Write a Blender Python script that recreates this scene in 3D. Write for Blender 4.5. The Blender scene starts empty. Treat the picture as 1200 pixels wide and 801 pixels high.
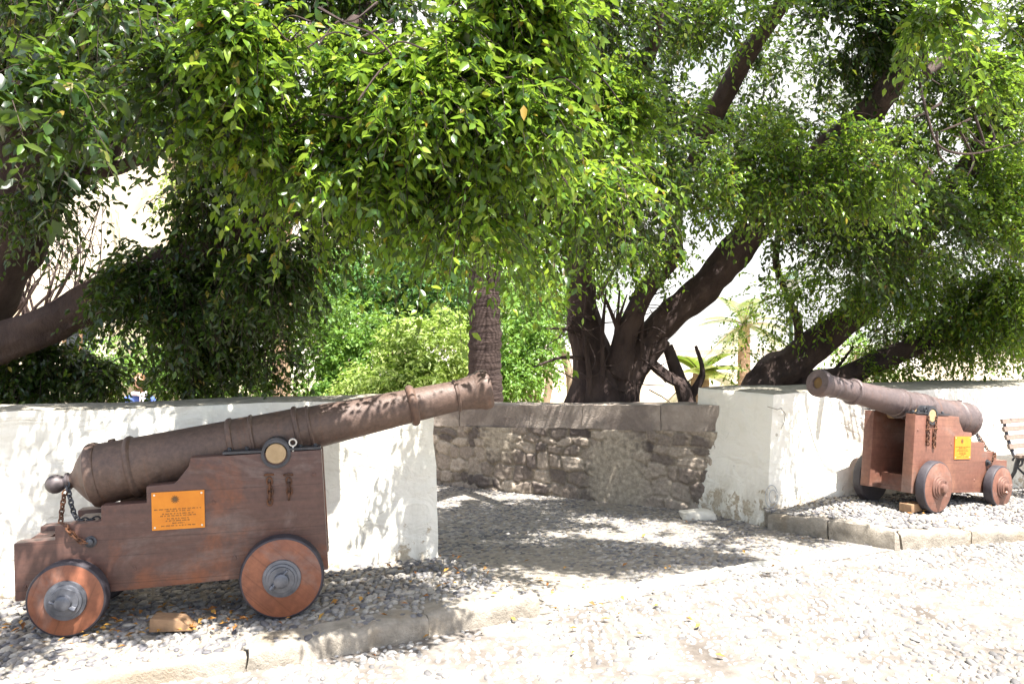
import bpy, bmesh, math, random
import numpy as np
from mathutils import Vector, Matrix, noise
random.seed(7); rng = np.random.default_rng(11)
R = math.radians
sc = bpy.context.scene
C = sc.collection
F, CX, HY, EYE = 960.0, 600.0, 395.0, 1.6

def at(px, py, Y):
    """a point of the place, given by its bearing, its height angle and its distance"""
    return Vector(((px-CX)/F*Y, Y, EYE-(py-HY)/F*Y))

# ------------------------------------------------------------------ materials
def nt(name):
    m = bpy.data.materials.new(name); m.use_nodes = True
    t = m.node_tree; t.nodes.clear()
    out = t.nodes.new('ShaderNodeOutputMaterial')
    b = t.nodes.new('ShaderNodeBsdfPrincipled')
    t.links.new(b.outputs[0], out.inputs[0])
    return m, t, b, out

def ramp(t, fac, stops, interp='LINEAR'):
    r = t.nodes.new('ShaderNodeValToRGB'); e = r.color_ramp.elements
    r.color_ramp.interpolation = interp
    while len(e) < len(stops): e.new(0.5)
    for k, (p, c) in enumerate(stops):
        e[k].position = p
        e[k].color = (c, c, c, 1) if isinstance(c, (int, float)) else (*c, 1)
    t.links.new(fac, r.inputs[0]); return r.outputs[0]

def ntex(t, vec, scale, detail=6, rough=0.6, dist=0.0):
    n = t.nodes.new('ShaderNodeTexNoise')
    n.inputs['Scale'].default_value = scale; n.inputs['Detail'].default_value = detail
    n.inputs['Roughness'].default_value = rough; n.inputs['Distortion'].default_value = dist
    if vec is not None: t.links.new(vec, n.inputs['Vector'])
    return n.outputs[0]

def mix(t, fac, a, b, mode='MIX'):
    m = t.nodes.new('ShaderNodeMix'); m.data_type = 'RGBA'; m.blend_type = mode
    for k, v in ((0, fac), (6, a), (7, b)):
        s = m.inputs[k]
        if isinstance(v, bpy.types.NodeSocket): t.links.new(v, s)
        elif isinstance(v, (int, float)): s.default_value = v if k == 0 else (v, v, v, 1)
        else: s.default_value = (*v, 1)
    return m.outputs[2]

def coords(t, sc3=(1, 1, 1), which='Object'):
    tc = t.nodes.new('ShaderNodeTexCoord'); mp = t.nodes.new('ShaderNodeMapping')
    mp.inputs['Scale'].default_value = sc3
    t.links.new(tc.outputs[which], mp.inputs[0]); return mp.outputs[0]

def bump(t, b, h, strength=0.4, dist=0.01, prev=None):
    n = t.nodes.new('ShaderNodeBump'); n.inputs['Strength'].default_value = strength
    n.inputs['Distance'].default_value = dist
    t.links.new(h, n.inputs['Height'])
    if prev is not None: t.links.new(prev, n.inputs['Normal'])
    t.links.new(n.outputs[0], b.inputs['Normal']); return n.outputs[0]

def simple(name, c1, c2, scale=6, rough=0.7, metal=0.0, bs=0.3, bd=0.005, sc3=(1, 1, 1), c3=None, spec=0.5):
    m, t, b, o = nt(name); v = coords(t, sc3)
    n = ntex(t, v, scale, 8, 0.65)
    col = ramp(t, n, [(0.35, c1), (0.65, c2)])
    if c3 is not None:
        n2 = ntex(t, v, scale*0.35, 5, 0.6, 0.6)
        col = mix(t, ramp(t, n2, [(0.52, 0.0), (0.66, 1.0)]), col, c3)
    t.links.new(col, b.inputs['Base Color'])
    b.inputs['Roughness'].default_value = rough; b.inputs['Metallic'].default_value = metal
    b.inputs['Specular IOR Level'].default_value = spec
    bump(t, b, ntex(t, v, scale*5, 6, 0.7), bs, bd)
    return m

def island_mat(name, stops, rough=0.8, bs=0.3, bd=0.004, scale=60):
    """each small piece of the mesh takes its own colour from the ramp"""
    m, t, b, o = nt(name)
    g = t.nodes.new('ShaderNodeNewGeometry')
    col = ramp(t, g.outputs['Random Per Island'], stops)
    v = coords(t)
    n = ntex(t, v, scale, 5, 0.6)
    col = mix(t, 1.0, col, ramp(t, n, [(0.3, 0.72), (0.7, 1.12)]), 'MULTIPLY')
    big = ntex(t, v, 0.9, 5, 0.65, 0.5)
    col = mix(t, 1.0, col, ramp(t, big, [(0.36, 0.76), (0.62, 1.18)]), 'MULTIPLY')
    t.links.new(col, b.inputs['Base Color']); b.inputs['Roughness'].default_value = rough
    b.inputs['Specular IOR Level'].default_value = 0.3
    bump(t, b, n, bs, bd)
    return m

def leaf_mat(name, stops, trans=0.45, rough=0.32, tcol=(0.30, 0.48, 0.035), spec=0.5):
    m, t, b, o = nt(name)
    g = t.nodes.new('ShaderNodeNewGeometry')
    col = ramp(t, g.outputs['Random Per Island'], stops)
    t.links.new(col, b.inputs['Base Color'])
    b.inputs['Roughness'].default_value = rough
    b.inputs['Specular IOR Level'].default_value = spec
    tr = t.nodes.new('ShaderNodeBsdfTranslucent')
    t.links.new(mix(t, 0.55, col, tcol), tr.inputs[0])
    mx = t.nodes.new('ShaderNodeMixShader'); mx.inputs[0].default_value = trans
    t.links.new(b.outputs[0], mx.inputs[1]); t.links.new(tr.outputs[0], mx.inputs[2])
    t.links.new(mx.outputs[0], o.inputs[0])
    return m

def plaster_mat(name, base=(0.84, 0.805, 0.715)):
    m, t, b, o = nt(name); v = coords(t)
    n1 = ntex(t, v, 1.6, 8, 0.65, 0.4); n2 = ntex(t, v, 9, 8, 0.7, 0.3); n3 = ntex(t, v, 45, 4, 0.6)
    col = mix(t, ramp(t, n1, [(0.45, 0.0), (0.75, 0.55)]), base, (0.66, 0.65, 0.55))
    # stains running down, worn paint and old plaster showing through
    vs = coords(t, (5, 5, 0.6)); st = ntex(t, vs, 1.7, 6, 0.6)
    col = mix(t, ramp(t, st, [(0.56, 0.0), (0.78, 0.35)]), col, (0.52, 0.50, 0.42))
    geo = t.nodes.new('ShaderNodeNewGeometry'); sx = t.nodes.new('ShaderNodeSeparateXYZ')
    t.links.new(geo.outputs['Position'], sx.inputs[0])
    low = t.nodes.new('ShaderNodeMapRange')
    low.inputs['From Min'].default_value = 0.42; low.inputs['From Max'].default_value = 0.08
    low.inputs['To Min'].default_value = 0.0; low.inputs['To Max'].default_value = 0.22
    t.links.new(sx.outputs[2], low.inputs[0])
    ad = t.nodes.new('ShaderNodeMath'); ad.operation = 'ADD'
    t.links.new(n2, ad.inputs[0]); t.links.new(low.outputs[0], ad.inputs[1])
    peel = ramp(t, ad.outputs[0], [(0.70, 0.0), (0.735, 1.0)])
    col = mix(t, peel, col, ramp(t, n3, [(0.35, (0.34, 0.27, 0.19)), (0.65, (0.55, 0.47, 0.35))]))
    spl = t.nodes.new('ShaderNodeMath'); spl.operation = 'MULTIPLY'; t.links.new(low.outputs[0], spl.inputs[0])
    t.links.new(ramp(t, ntex(t, coords(t, (4, 4, 2)), 1.5, 7, 0.7), [(0.40, 0.0), (0.62, 3.2)]), spl.inputs[1])
    col = mix(t, spl.outputs[0], col, (0.47, 0.42, 0.33))
    # small knocks and hairline cracks
    kn = t.nodes.new('ShaderNodeTexVoronoi'); kn.inputs['Scale'].default_value = 4.2; t.links.new(v, kn.inputs['Vector'])
    col = mix(t, ramp(t, kn.outputs['Distance'], [(0.05, 0.8), (0.075, 0.0)]), col, (0.40, 0.35, 0.27))
    vc = t.nodes.new('ShaderNodeTexVoronoi'); vc.feature = 'DISTANCE_TO_EDGE'; vc.inputs['Scale'].default_value = 1.1
    wv = t.nodes.new('ShaderNodeMix'); wv.data_type = 'VECTOR'; wv.inputs[0].default_value = 0.12
    nz_ = t.nodes.new('ShaderNodeTexNoise'); nz_.inputs['Scale'].default_value = 6; nz_.inputs['Detail'].default_value = 6; t.links.new(v, nz_.inputs['Vector'])
    t.links.new(v, wv.inputs[4]); t.links.new(nz_.outputs['Color'], wv.inputs[5]); t.links.new(wv.outputs[1], vc.inputs['Vector'])
    ck = mix(t, 1.0, ramp(t, vc.outputs['Distance'], [(0.002, 0.6), (0.006, 0.0)]), ramp(t, n1, [(0.5, 0.0), (0.6, 1.0)]), 'MULTIPLY')
    col = mix(t, ck, col, (0.33, 0.29, 0.23))
    # tops of walls: grey weathered mortar
    nz = t.nodes.new('ShaderNodeSeparateXYZ'); t.links.new(geo.outputs['True Normal'], nz.inputs[0])
    top = ramp(t, nz.outputs[2], [(0.75, 0.0), (0.9, 1.0)])
    col = mix(t, top, col, ramp(t, n2, [(0.35, (0.20, 0.18, 0.14)), (0.65, (0.40, 0.37, 0.30))]))
    t.links.new(col, b.inputs['Base Color']); b.inputs['Roughness'].default_value = 0.9
    b.inputs['Specular IOR Level'].default_value = 0.2
    tr_ = ntex(t, coords(t, (3, 3, 5)), 1.2, 3, 0.5, 1.2)
    p = bump(t, b, tr_, 0.6, 0.05); p = bump(t, b, n2, 0.5, 0.02, p); p = bump(t, b, n3, 0.35, 0.006, p)
    bump(t, b, peel, -0.5, 0.008, p)
    return m

M = {}
M['plaster'] = plaster_mat('plaster')
# -- rusted iron of the gun barrels
def iron_mat(name, c1, c2, c3):
    m, t, b, o = nt(name); v = coords(t)
    n1 = ntex(t, v, 3, 8, 0.65, 0.3); n2 = ntex(t, v, 38, 6, 0.7); n3 = ntex(t, v, 160, 3, 0.6)
    col = ramp(t, n1, [(0.3, c1), (0.5, c2), (0.72, c3)])
    run = ntex(t, coords(t, (22, 2.5, 2.5)), 1.0, 5, 0.6, 0.3)            # rust runs round the barrel
    col = mix(t, ramp(t, run, [(0.56, 0.0), (0.72, 0.45)]), col, (0.17, 0.078, 0.04))
    dst = ntex(t, coords(t, (6, 3, 3)), 1.3, 6, 0.65)
    col = mix(t, ramp(t, dst, [(0.58, 0.0), (0.74, 0.3)]), col, (0.20, 0.16, 0.14))
    col = mix(t, 1.0, col, ramp(t, n2, [(0.3, 0.6), (0.7, 1.2)]), 'MULTIPLY')
    t.links.new(col, b.inputs['Base Color'])
    t.links.new(ramp(t, n2, [(0.3, 0.44), (0.7, 0.66)]), b.inputs['Roughness'])
    b.inputs['Metallic'].default_value = 0.15
    pit = t.nodes.new('ShaderNodeTexVoronoi'); pit.inputs['Scale'].default_value = 70; t.links.new(v, pit.inputs['Vector'])
    p = bump(t, b, n2, 0.5, 0.005); p = bump(t, b, ramp(t, pit.outputs['Distance'], [(0.1, 0.0), (0.3, 1.0)]), 0.25, 0.002, p); bump(t, b, n3, 0.25, 0.0015, p)
    return m
M['barrel'] = iron_mat('barrel_iron', (0.092, 0.060, 0.048), (0.118, 0.076, 0.059), (0.145, 0.092, 0.067))
M['barrel_grey'] = iron_mat('barrel_iron_grey', (0.095, 0.074, 0.074), (0.12, 0.09, 0.086), (0.145, 0.10, 0.092))
M['cascabel'] = simple('dark_iron', (0.05, 0.042, 0.045), (0.10, 0.08, 0.08), 16, 0.55, 0.2, 0.3, 0.003)
M['black_iron'] = simple('black_iron', (0.035, 0.036, 0.042), (0.075, 0.078, 0.09), 14, 0.42, 0.5, 0.3, 0.003)
M['rust_iron'] = simple('rust_iron', (0.06, 0.03, 0.02), (0.17, 0.07, 0.03), 25, 0.75, 0.2, 0.4, 0.003)
M['steel'] = simple('hub_steel', (0.09, 0.095, 0.11), (0.17, 0.175, 0.195), 16, 0.4, 0.5, 0.3, 0.003)
M['rust_band'] = simple('rust_band', (0.08, 0.050, 0.039), (0.135, 0.075, 0.05), 18, 0.65, 0.1, 0.4, 0.003)
M['bright_iron'] = simple('bright_iron', (0.45, 0.44, 0.43), (0.65, 0.64, 0.62), 20, 0.35, 0.7)
M['hub_brown'] = simple('hub_brown', (0.14, 0.07, 0.055), (0.22, 0.12, 0.09), 14, 0.5, 0.2, 0.3, 0.003)
M['bore'] = simple('bore_fill', (0.16, 0.09, 0.03), (0.24, 0.15, 0.06), 14, 0.8)
def wood_mat(name, c1, c2, worn, grain=(1.2, 14, 14), rough=0.5, joints=False):
    m, t, b, o = nt(name); v = coords(t, grain); vo = coords(t)
    n1 = ntex(t, v, 2.2, 8, 0.6, 0.4); n2 = ntex(t, vo, 2.6, 7, 0.65, 0.5); n3 = ntex(t, vo, 30, 5, 0.6)
    col = ramp(t, n1, [(0.3, c1), (0.7, c2)])
    col = mix(t, ramp(t, n2, [(0.50, 0.0), (0.68, 0.85)]), col, worn)
    n4 = ntex(t, coords(t, (1.0, 1.0, 2.2)), 1.3, 6, 0.7, 0.8)
    col = mix(t, ramp(t, n4, [(0.52, 0.0), (0.66, 0.55)]), col, (0.20, 0.155, 0.135))
    gl = ntex(t, coords(t, (0.7, 40, 40)), 2.0, 4, 0.6, 0.2)
    col = mix(t, ramp(t, gl, [(0.60, 0.0), (0.70, 0.5)]), col, tuple(q*0.45 for q in c1))
    if joints:
        sp = t.nodes.new('ShaderNodeSeparateXYZ'); t.links.new(vo, sp.inputs[0])
        mu = t.nodes.new('ShaderNodeMath'); mu.operation = 'MULTIPLY'; mu.inputs[1].default_value = 4.35; t.links.new(sp.outputs[2], mu.inputs[0])
        wo = t.nodes.new('ShaderNodeMath'); wo.operation = 'MULTIPLY_ADD'; wo.inputs[1].default_value = 0.03; t.links.new(n2, wo.inputs[0]); t.links.new(mu.outputs[0], wo.inputs[2])
        fr = t.nodes.new('ShaderNodeMath'); fr.operation = 'FRACT'; t.links.new(wo.outputs[0], fr.inputs[0])
        jn = ramp(t, fr.outputs[0], [(0.0, 0.75), (0.018, 0.0)])
        col = mix(t, jn, col, tuple(q*0.3 for q in c1))
    col = mix(t, 1.0, col, ramp(t, n3, [(0.3, 0.78), (0.7, 1.1)]), 'MULTIPLY')
    t.links.new(col, b.inputs['Base Color'])
    t.links.new(ramp(t, n2, [(0.4, rough-0.08), (0.7, rough+0.15)]), b.inputs['Roughness'])
    b.inputs['Specular IOR Level'].default_value = 0.45
    p = bump(t, b, n1, 0.25, 0.004); bump(t, b, n3, 0.2, 0.002, p)
    return m
M['wood'] = wood_mat('painted_wood', (0.082, 0.044, 0.036), (0.12, 0.060, 0.045), (0.23, 0.080, 0.033), joints=True)
M['wood_red'] = wood_mat('painted_wood_red', (0.155, 0.068, 0.048), (0.20, 0.088, 0.060), (0.26, 0.125, 0.080), joints=True)
M['wheel'] = wood_mat('wheel_wood', (0.20, 0.070, 0.036), (0.26, 0.096, 0.047), (0.145, 0.054, 0.035), (4, 4, 4))
M['wheel_edge'] = simple('wheel_edge', (0.022, 0.018, 0.024), (0.045, 0.038, 0.044), 12, 0.6)
M['raw_wood'] = wood_mat('raw_wood', (0.24, 0.14, 0.075), (0.32, 0.20, 0.11), (0.20, 0.12, 0.07), (2, 10, 10), 0.75)
M['bench_wood'] = wood_mat('bench_wood', (0.17, 0.125, 0.10), (0.24, 0.175, 0.14), (0.13, 0.09, 0.07), (1, 12, 12), 0.5)
M['plaque'] = simple('plaque_yellow', (0.60, 0.19, 0.008), (0.68, 0.235, 0.012), 9, 0.38, 0.0, 0.05, 0.001)
M['ink'] = simple('plaque_ink', (0.10, 0.05, 0.015), (0.14, 0.07, 0.02), 30, 0.6)
M['screw'] = simple('screw', (0.6, 0.58, 0.5), (0.8, 0.78, 0.7), 30, 0.3, 0.8)
M['trun'] = simple('trunnion_face', (0.33, 0.23, 0.12), (0.42, 0.30, 0.17), 20, 0.6, 0.1)
M['stone_trim'] = simple('kerb_stone', (0.21, 0.185, 0.15), (0.36, 0.32, 0.265), 11, 0.88, 0, 0.8, 0.014, c3=(0.26, 0.215, 0.16), spec=0.25)
M['mortar'] = simple('mortar', (0.17, 0.152, 0.13), (0.30, 0.27, 0.225), 18, 0.95, 0, 0.6, 0.012, spec=0.15)
M['street_mortar'] = simple('street_mortar', (0.10, 0.086, 0.074), (0.25, 0.225, 0.198), 3.5, 0.95, 0, 0.6, 0.012, spec=0.15)
M['limestone'] = simple('limestone', (0.52, 0.49, 0.42), (0.66, 0.63, 0.56), 9, 0.9, 0, 0.5, 0.01, spec=0.2)
M['soil'] = simple('garden_soil', (0.22, 0.17, 0.11), (0.42, 0.36, 0.27), 1.2, 0.95, 0, 0.5, 0.02, c3=(0.50, 0.45, 0.36), spec=0.1)
M['pebble'] = island_mat('pebbles', [(0.0, (0.095, 0.092, 0.10)), (0.3, (0.17, 0.163, 0.163)), (0.6, (0.26, 0.245, 0.225)), (0.85, (0.35, 0.325, 0.285)), (1.0, (0.23, 0.185, 0.14))], 0.62)  # darkened in colour for the shade lying on path and pavements
M['pebble_street'] = island_mat('street_pebbles', [(0.0, (0.13, 0.125, 0.125)), (0.3, (0.235, 0.225, 0.215)), (0.7, (0.35, 0.335, 0.315)), (1.0, (0.44, 0.42, 0.395))], 0.75)  # paler set, the street's sunlight is partly in its colour
M['dry'] = island_mat('dry_leaves', [(0.0, (0.20, 0.075, 0.02)), (0.4, (0.34, 0.15, 0.035)), (0.8, (0.42, 0.24, 0.05)), (1.0, (0.14, 0.075, 0.035))], 0.7)
M['bark'] = simple('fig_bark', (0.038, 0.027, 0.026), (0.082, 0.058, 0.050), 5, 0.9, 0, 0.8, 0.03, (1, 1, 0.5), spec=0.2)
M['bark_pale'] = simple('pale_bark', (0.22, 0.16, 0.11), (0.36, 0.28, 0.20), 6, 0.9, 0, 0.7, 0.02, spec=0.2)
def palm_bark(name, c1, c2):
    m, t, b, o = nt(name); v = coords(t, (2.2, 2.2, 16))
    n = ntex(t, v, 1.6, 6, 0.6, 0.3)
    t.links.new(ramp(t, n, [(0.35, c1), (0.65, c2)]), b.inputs['Base Color'])
    b.inputs['Roughness'].default_value = 0.95; b.inputs['Specular IOR Level'].default_value = 0.15
    bump(t, b, n, 0.9, 0.04); return m
M['palm'] = palm_bark('palm_bark', (0.045, 0.032, 0.030), (0.08, 0.057, 0.050))
M['palm_pale'] = palm_bark('palm_bark_pale', (0.26, 0.17, 0.11), (0.42, 0.29, 0.19))
M['leaf'] = leaf_mat('fig_leaf_sunlit', [(0.0, (0.016, 0.042, 0.010)), (0.4, (0.046, 0.112, 0.016)), (0.75, (0.125, 0.215, 0.02)), (0.97, (0.24, 0.32, 0.035)), (1.0, (0.30, 0.18, 0.03))], 0.40, 0.27, (0.40, 0.60, 0.05))  # outer leaves, brightest tones raised to look sunlit
M['leaf_shaded'] = leaf_mat('fig_leaf_shaded', [(0.0, (0.008, 0.022, 0.007)), (0.82, (0.017, 0.042, 0.009)), (0.96, (0.08, 0.16, 0.018)), (1.0, (0.20, 0.14, 0.03))], 0.26)  # same leaf again, with the shade inside the crown put into its colour
M['leaf_bush'] = leaf_mat('bush_leaf', [(0.0, (0.08, 0.18, 0.03)), (0.5, (0.13, 0.25, 0.045)), (1.0, (0.20, 0.32, 0.07))], 0.4, 0.45)
M['leaf_lime'] = leaf_mat('lime_leaf', [(0.0, (0.20, 0.29, 0.06)), (0.5, (0.28, 0.37, 0.09)), (1.0, (0.38, 0.43, 0.15))], 0.4, 0.45)
M['leaf_deep'] = leaf_mat('deep_leaf', [(0.0, (0.03, 0.09, 0.025)), (0.6, (0.05, 0.14, 0.04)), (1.0, (0.10, 0.2, 0.05))], 0.35, 0.4)
M['frond'] = leaf_mat('palm_frond', [(0.0, (0.09, 0.12, 0.03)), (0.5, (0.16, 0.19, 0.05)), (1.0, (0.30, 0.25, 0.09))], 0.35, 0.45)
M['cream'] = simple('cream_render', (0.55, 0.49, 0.38), (0.68, 0.62, 0.50), 1.5, 0.9, 0, 0.3, 0.01, c3=(0.48, 0.38, 0.27))
M['pale'] = simple('pale_render', (0.68, 0.64, 0.58), (0.78, 0.75, 0.70), 1.0, 0.9)
M['shutter'] = simple('shutter', (0.20, 0.12, 0.07), (0.28, 0.17, 0.10), 6, 0.6)
M['glass'] = simple('window_glass', (0.03, 0.04, 0.05), (0.05, 0.06, 0.07), 3, 0.08)
M['tile'] = simple('roof_tile', (0.36, 0.14, 0.08), (0.46, 0.20, 0.11), 8, 0.85)
M['green_metal'] = simple('green_metal', (0.06, 0.11, 0.08), (0.09, 0.15, 0.11), 8, 0.5, 0.2)
M['lamp_glass'] = simple('lamp_glass', (0.6, 0.6, 0.55), (0.7, 0.7, 0.65), 8, 0.2)
M['skin'] = simple('skin', (0.42, 0.24, 0.16), (0.48, 0.28, 0.19), 12, 0.55)
M['hair'] = simple('hair', (0.10, 0.05, 0.025), (0.22, 0.11, 0.04), 30, 0.6)
M['blue_cloth'] = simple('blue_cloth', (0.05, 0.09, 0.30), (0.10, 0.16, 0.42), 12, 0.9)
M['white_cloth'] = simple('white_cloth', (0.62, 0.52, 0.54), (0.75, 0.68, 0.69), 14, 0.9)
M['graphite'] = simple('grey_paint', (0.35, 0.36, 0.36), (0.48, 0.48, 0.47), 12, 0.9)

# ------------------------------------------------------------------ object helpers
def tag(o, label=None, cat=None, group=None, kind=None):
    if label: o['label'] = label
    if cat: o['category'] = cat
    if group: o['group'] = group
    if kind: o['kind'] = kind
    return o
def empty(name, loc, label, cat, group=None, rot=(0, 0, 0)):
    o = bpy.data.objects.new(name, None); C.objects.link(o)
    o.location = loc; o.rotation_euler = rot; o.empty_display_size = 0.2
    return tag(o, label, cat, group)
def link(name, me, mats, parent=None, loc=None, rot=None):
    o = bpy.data.objects.new(name, me); C.objects.link(o)
    for m in (mats if isinstance(mats, (list, tuple)) else [mats]):
        if m is not None and len(me.materials) < 8 and m.name not in [x.name for x in me.materials]: me.materials.append(m)
    if parent is not None: o.parent = parent
    if loc is not None: o.location = loc
    if rot is not None: o.rotation_euler = rot
    return o
def bm_obj(name, bm, mats, parent=None, loc=None, rot=None, smooth=None):
    me = bpy.data.meshes.new(name)
    bmesh.ops.recalc_face_normals(bm, faces=bm.faces)
    bm.to_mesh(me); bm.free()
    if smooth is not None:
        me.polygons.foreach_set('use_smooth', [True]*len(me.polygons))
        me.set_sharp_from_angle(angle=R(smooth))
    return link(name, me, mats, parent, loc, rot)
def np_mesh(name, V, faces_list, smooth=False):
    """V (n,3); faces_list: list of (m,k) int arrays"""
    me = bpy.data.meshes.new(name)
    V = np.ascontiguousarray(V, dtype=np.float32)
    me.vertices.add(len(V)); me.vertices.foreach_set('co', V.ravel())
    loops = np.concatenate([f.ravel() for f in faces_list]).astype(np.int32)
    tot = np.concatenate([np.full(len(f), f.shape[1]) for f in faces_list]).astype(np.int32)
    st = np.concatenate([[0], np.cumsum(tot)[:-1]]).astype(np.int32)
    me.loops.add(len(loops)); me.loops.foreach_set('vertex_index', loops)
    me.polygons.add(len(tot)); me.polygons.foreach_set('loop_start', st)
    if smooth: me.polygons.foreach_set('use_smooth', np.ones(len(tot), dtype=bool))
    me.update(calc_edges=True); me.validate()
    return me

def bevelled(bm, w=0.006, seg=2, ang=R(40)):
    es = [e for e in bm.edges if len(e.link_faces) == 2 and e.calc_face_angle(0) > ang]
    if es: bmesh.ops.bevel(bm, geom=es, offset=w, segments=seg, affect='EDGES', profile=0.6)
    return bm
def box_bm(x0, x1, y0, y1, z0, z1, bm=None, bev=0.0):
    own = bm or bmesh.new(); b2 = bmesh.new()
    v = [b2.verts.new(p) for p in ((x0,y0,z0),(x1,y0,z0),(x1,y1,z0),(x0,y1,z0),(x0,y0,z1),(x1,y0,z1),(x1,y1,z1),(x0,y1,z1))]
    for f in ((0,3,2,1),(4,5,6,7),(0,1,5,4),(1,2,6,5),(2,3,7,6),(3,0,4,7)): b2.faces.new([v[i] for i in f])
    if bev: bevelled(b2, bev)
    me = bpy.data.meshes.new('t'); b2.to_mesh(me); b2.free(); own.from_mesh(me); bpy.data.meshes.remove(me)
    return own
def prism_bm(pts, y0, y1, bev=0.0):
    """outline pts (x,z) extruded along y"""
    bm = bmesh.new()
    a = [bm.verts.new((x, y0, z)) for x, z in pts]; b = [bm.verts.new((x, y1, z)) for x, z in pts]
    n = len(pts)
    bm.faces.new(a); bm.faces.new(b[::-1])
    for i in range(n): bm.faces.new([a[i], b[i], b[(i+1) % n], a[(i+1) % n]])
    bmesh.ops.recalc_face_normals(bm, faces=bm.faces)
    if bev: bevelled(bm, bev)
    return bm
def lathe_bm(prof, axis='X', seg=48, bm=None, org=(0, 0, 0), closed=True):
    """prof: (s, r) along the axis"""
    bm = bm or bmesh.new(); rings = []
    for s, r in prof:
        if r <= 1e-6: co = [(s, 0, 0)]
        else: co = [(s, r*math.cos(2*math.pi*k/seg), r*math.sin(2*math.pi*k/seg)) for k in range(seg)]
        if axis == 'Y': co = [(q[1], q[0], q[2]) for q in co]
        elif axis == 'Z': co = [(q[1], q[2], q[0]) for q in co]
        rings.append([bm.verts.new((c[0]+org[0], c[1]+org[1], c[2]+org[2])) for c in co])
    for a, b in zip(rings, rings[1:]):
        for k in range(seg):
            k2 = (k+1) % seg
            if len(a) == 1 and len(b) == 1: continue
            if len(a) == 1: bm.faces.new([a[0], b[k], b[k2]])
            elif len(b) == 1: bm.faces.new([a[k], b[0], a[k2]])
            else: bm.faces.new([a[k], b[k], b[k2], a[k2]])
    if closed:
        for e in (rings[0], rings[-1]):
            if len(e) > 2: bm.faces.new(e)
    return bm
def tube_bm(pts, rad, seg=8, bm=None, jitter=0.0, caps=True):
    bm = bm or bmesh.new(); pts = [Vector(p) for p in pts]; rings = []
    if not isinstance(rad, (list, tuple)): rad = [rad]*len(pts)
    ref = None
    for i, p in enumerate(pts):
        d = (pts[min(i+1, len(pts)-1)]-pts[max(i-1, 0)]).normalized()
        if ref is None:
            ref = d.cross(Vector((0, 0, 1)) if abs(d.z) < 0.9 else Vector((1, 0, 0))).normalized()
        else:
            ref = (ref-d*ref.dot(d)).normalized()
        u = d.cross(ref); ring = []
        for k in range(seg):
            a = 2*math.pi*k/seg
            off = ref*math.cos(a)+u*math.sin(a); r = rad[i]
            if jitter: r *= 1+jitter*noise.noise(p*1.7+off*0.9)+0.8*jitter*noise.noise(Vector((off.x*2.6+p.z*.4, off.y*2.6+p.x*.4, off.z*2.6+p.y*.4)))+0.5*jitter*noise.noise(p*6+off*3)+0.9*jitter*max(0, noise.noise(p*3.3+off*1.2)-0.25)
            ring.append(bm.verts.new(p+off*r))
        rings.append(ring)
    for a, b in zip(rings, rings[1:]):
        for k in range(seg): bm.faces.new([a[k], b[k], b[(k+1) % seg], a[(k+1) % seg]])
    if caps: bm.faces.new(rings[0][::-1]); bm.faces.new(rings[-1])
    return bm
def smooth_path(pts, n=6):
    """Catmull-Rom through points with radii (x,y,z,r)"""
    P = [np.array(p, float) for p in pts]; P = [2*P[0]-P[1]]+P+[2*P[-1]-P[-2]]; out = []
    for i in range(1, len(P)-2):
        for k in range(n):
            t = k/n; a, b, c, d = P[i-1], P[i], P[i+1], P[i+2]
            out.append(0.5*((2*b)+(-a+c)*t+(2*a-5*b+4*c-d)*t*t+(-a+3*b-3*c+d)*t**3))
    out.append(P[-2]); return out
def limb(bm, pts, seg=12, n=6, jitter=0.26):
    if seg >= 12: seg, n = seg+10, n+5
    q = smooth_path(pts, n)
    tube_bm([p[:3] for p in q], [max(0.004, p[3]) for p in q], seg, bm, jitter)
def torus_link(bm, c, rx, ry, t, m):
    """an oval chain link; m rotates it"""
    n, k = 12, 6; rings = []
    for i in range(n):
        a = 2*math.pi*i/n; ring = []
        for j in range(k):
            b = 2*math.pi*j/k
            p = Vector(((rx+t*math.cos(b))*math.cos(a), (ry+t*math.cos(b))*math.sin(a), t*math.sin(b)))
            ring.append(bm.verts.new(m @ p+Vector(c)))
        rings.append(ring)
    for i in range(n):
        for j in range(k):
            bm.faces.new([rings[i][j], rings[(i+1) % n][j], rings[(i+1) % n][(j+1) % k], rings[i][(j+1) % k]])
def chain_bm(pts, step=0.026, rx=0.019, ry=0.012, t=0.0045, bm=None):
    bm = bm or bmesh.new(); q = [Vector(p[:3]) for p in smooth_path([(*p, 0) for p in pts], 12)]
    d = 0.0; k = 0; prev = q[0]
    for a, b in zip(q, q[1:]):
        seg = (b-a).length; d += seg
        while d >= step:
            d -= step; c = b-(b-a).normalized()*d
            z = (b-a).normalized(); x = z.cross(Vector((0.2, 1, 0.1))).normalized(); y = z.cross(x)
            if k % 2: x, y = y, -x
            mm = Matrix((z, x, y)).transposed()
            torus_link(bm, c, rx, ry, t, mm); k += 1
    return bm

# ------------------------------------------------------------------ the lie of the land
def G(x, y):
    return -0.056*np.clip(np.asarray(y, float)-6.25, 0, 5.5)
def PL(x, y): return 0.100+0.015*(np.asarray(x, float)+1.7)
def PR(x, y):
    x = np.asarray(x, float); y = np.asarray(y, float)
    return 0.13-0.05*(x-3.5)-0.085*np.clip((y-6.3)/0.7, 0, 1)*np.clip((2.9-x)/0.55, 0, 1)
LW0, LW1 = np.array((-0.477, 5.52)), np.array((-8.2, 3.10))        # left white wall, front face line
RW0, RW1 = np.array((2.17, 7.08)), np.array((10.5, 10.85))         # right white wall, front face line

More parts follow.
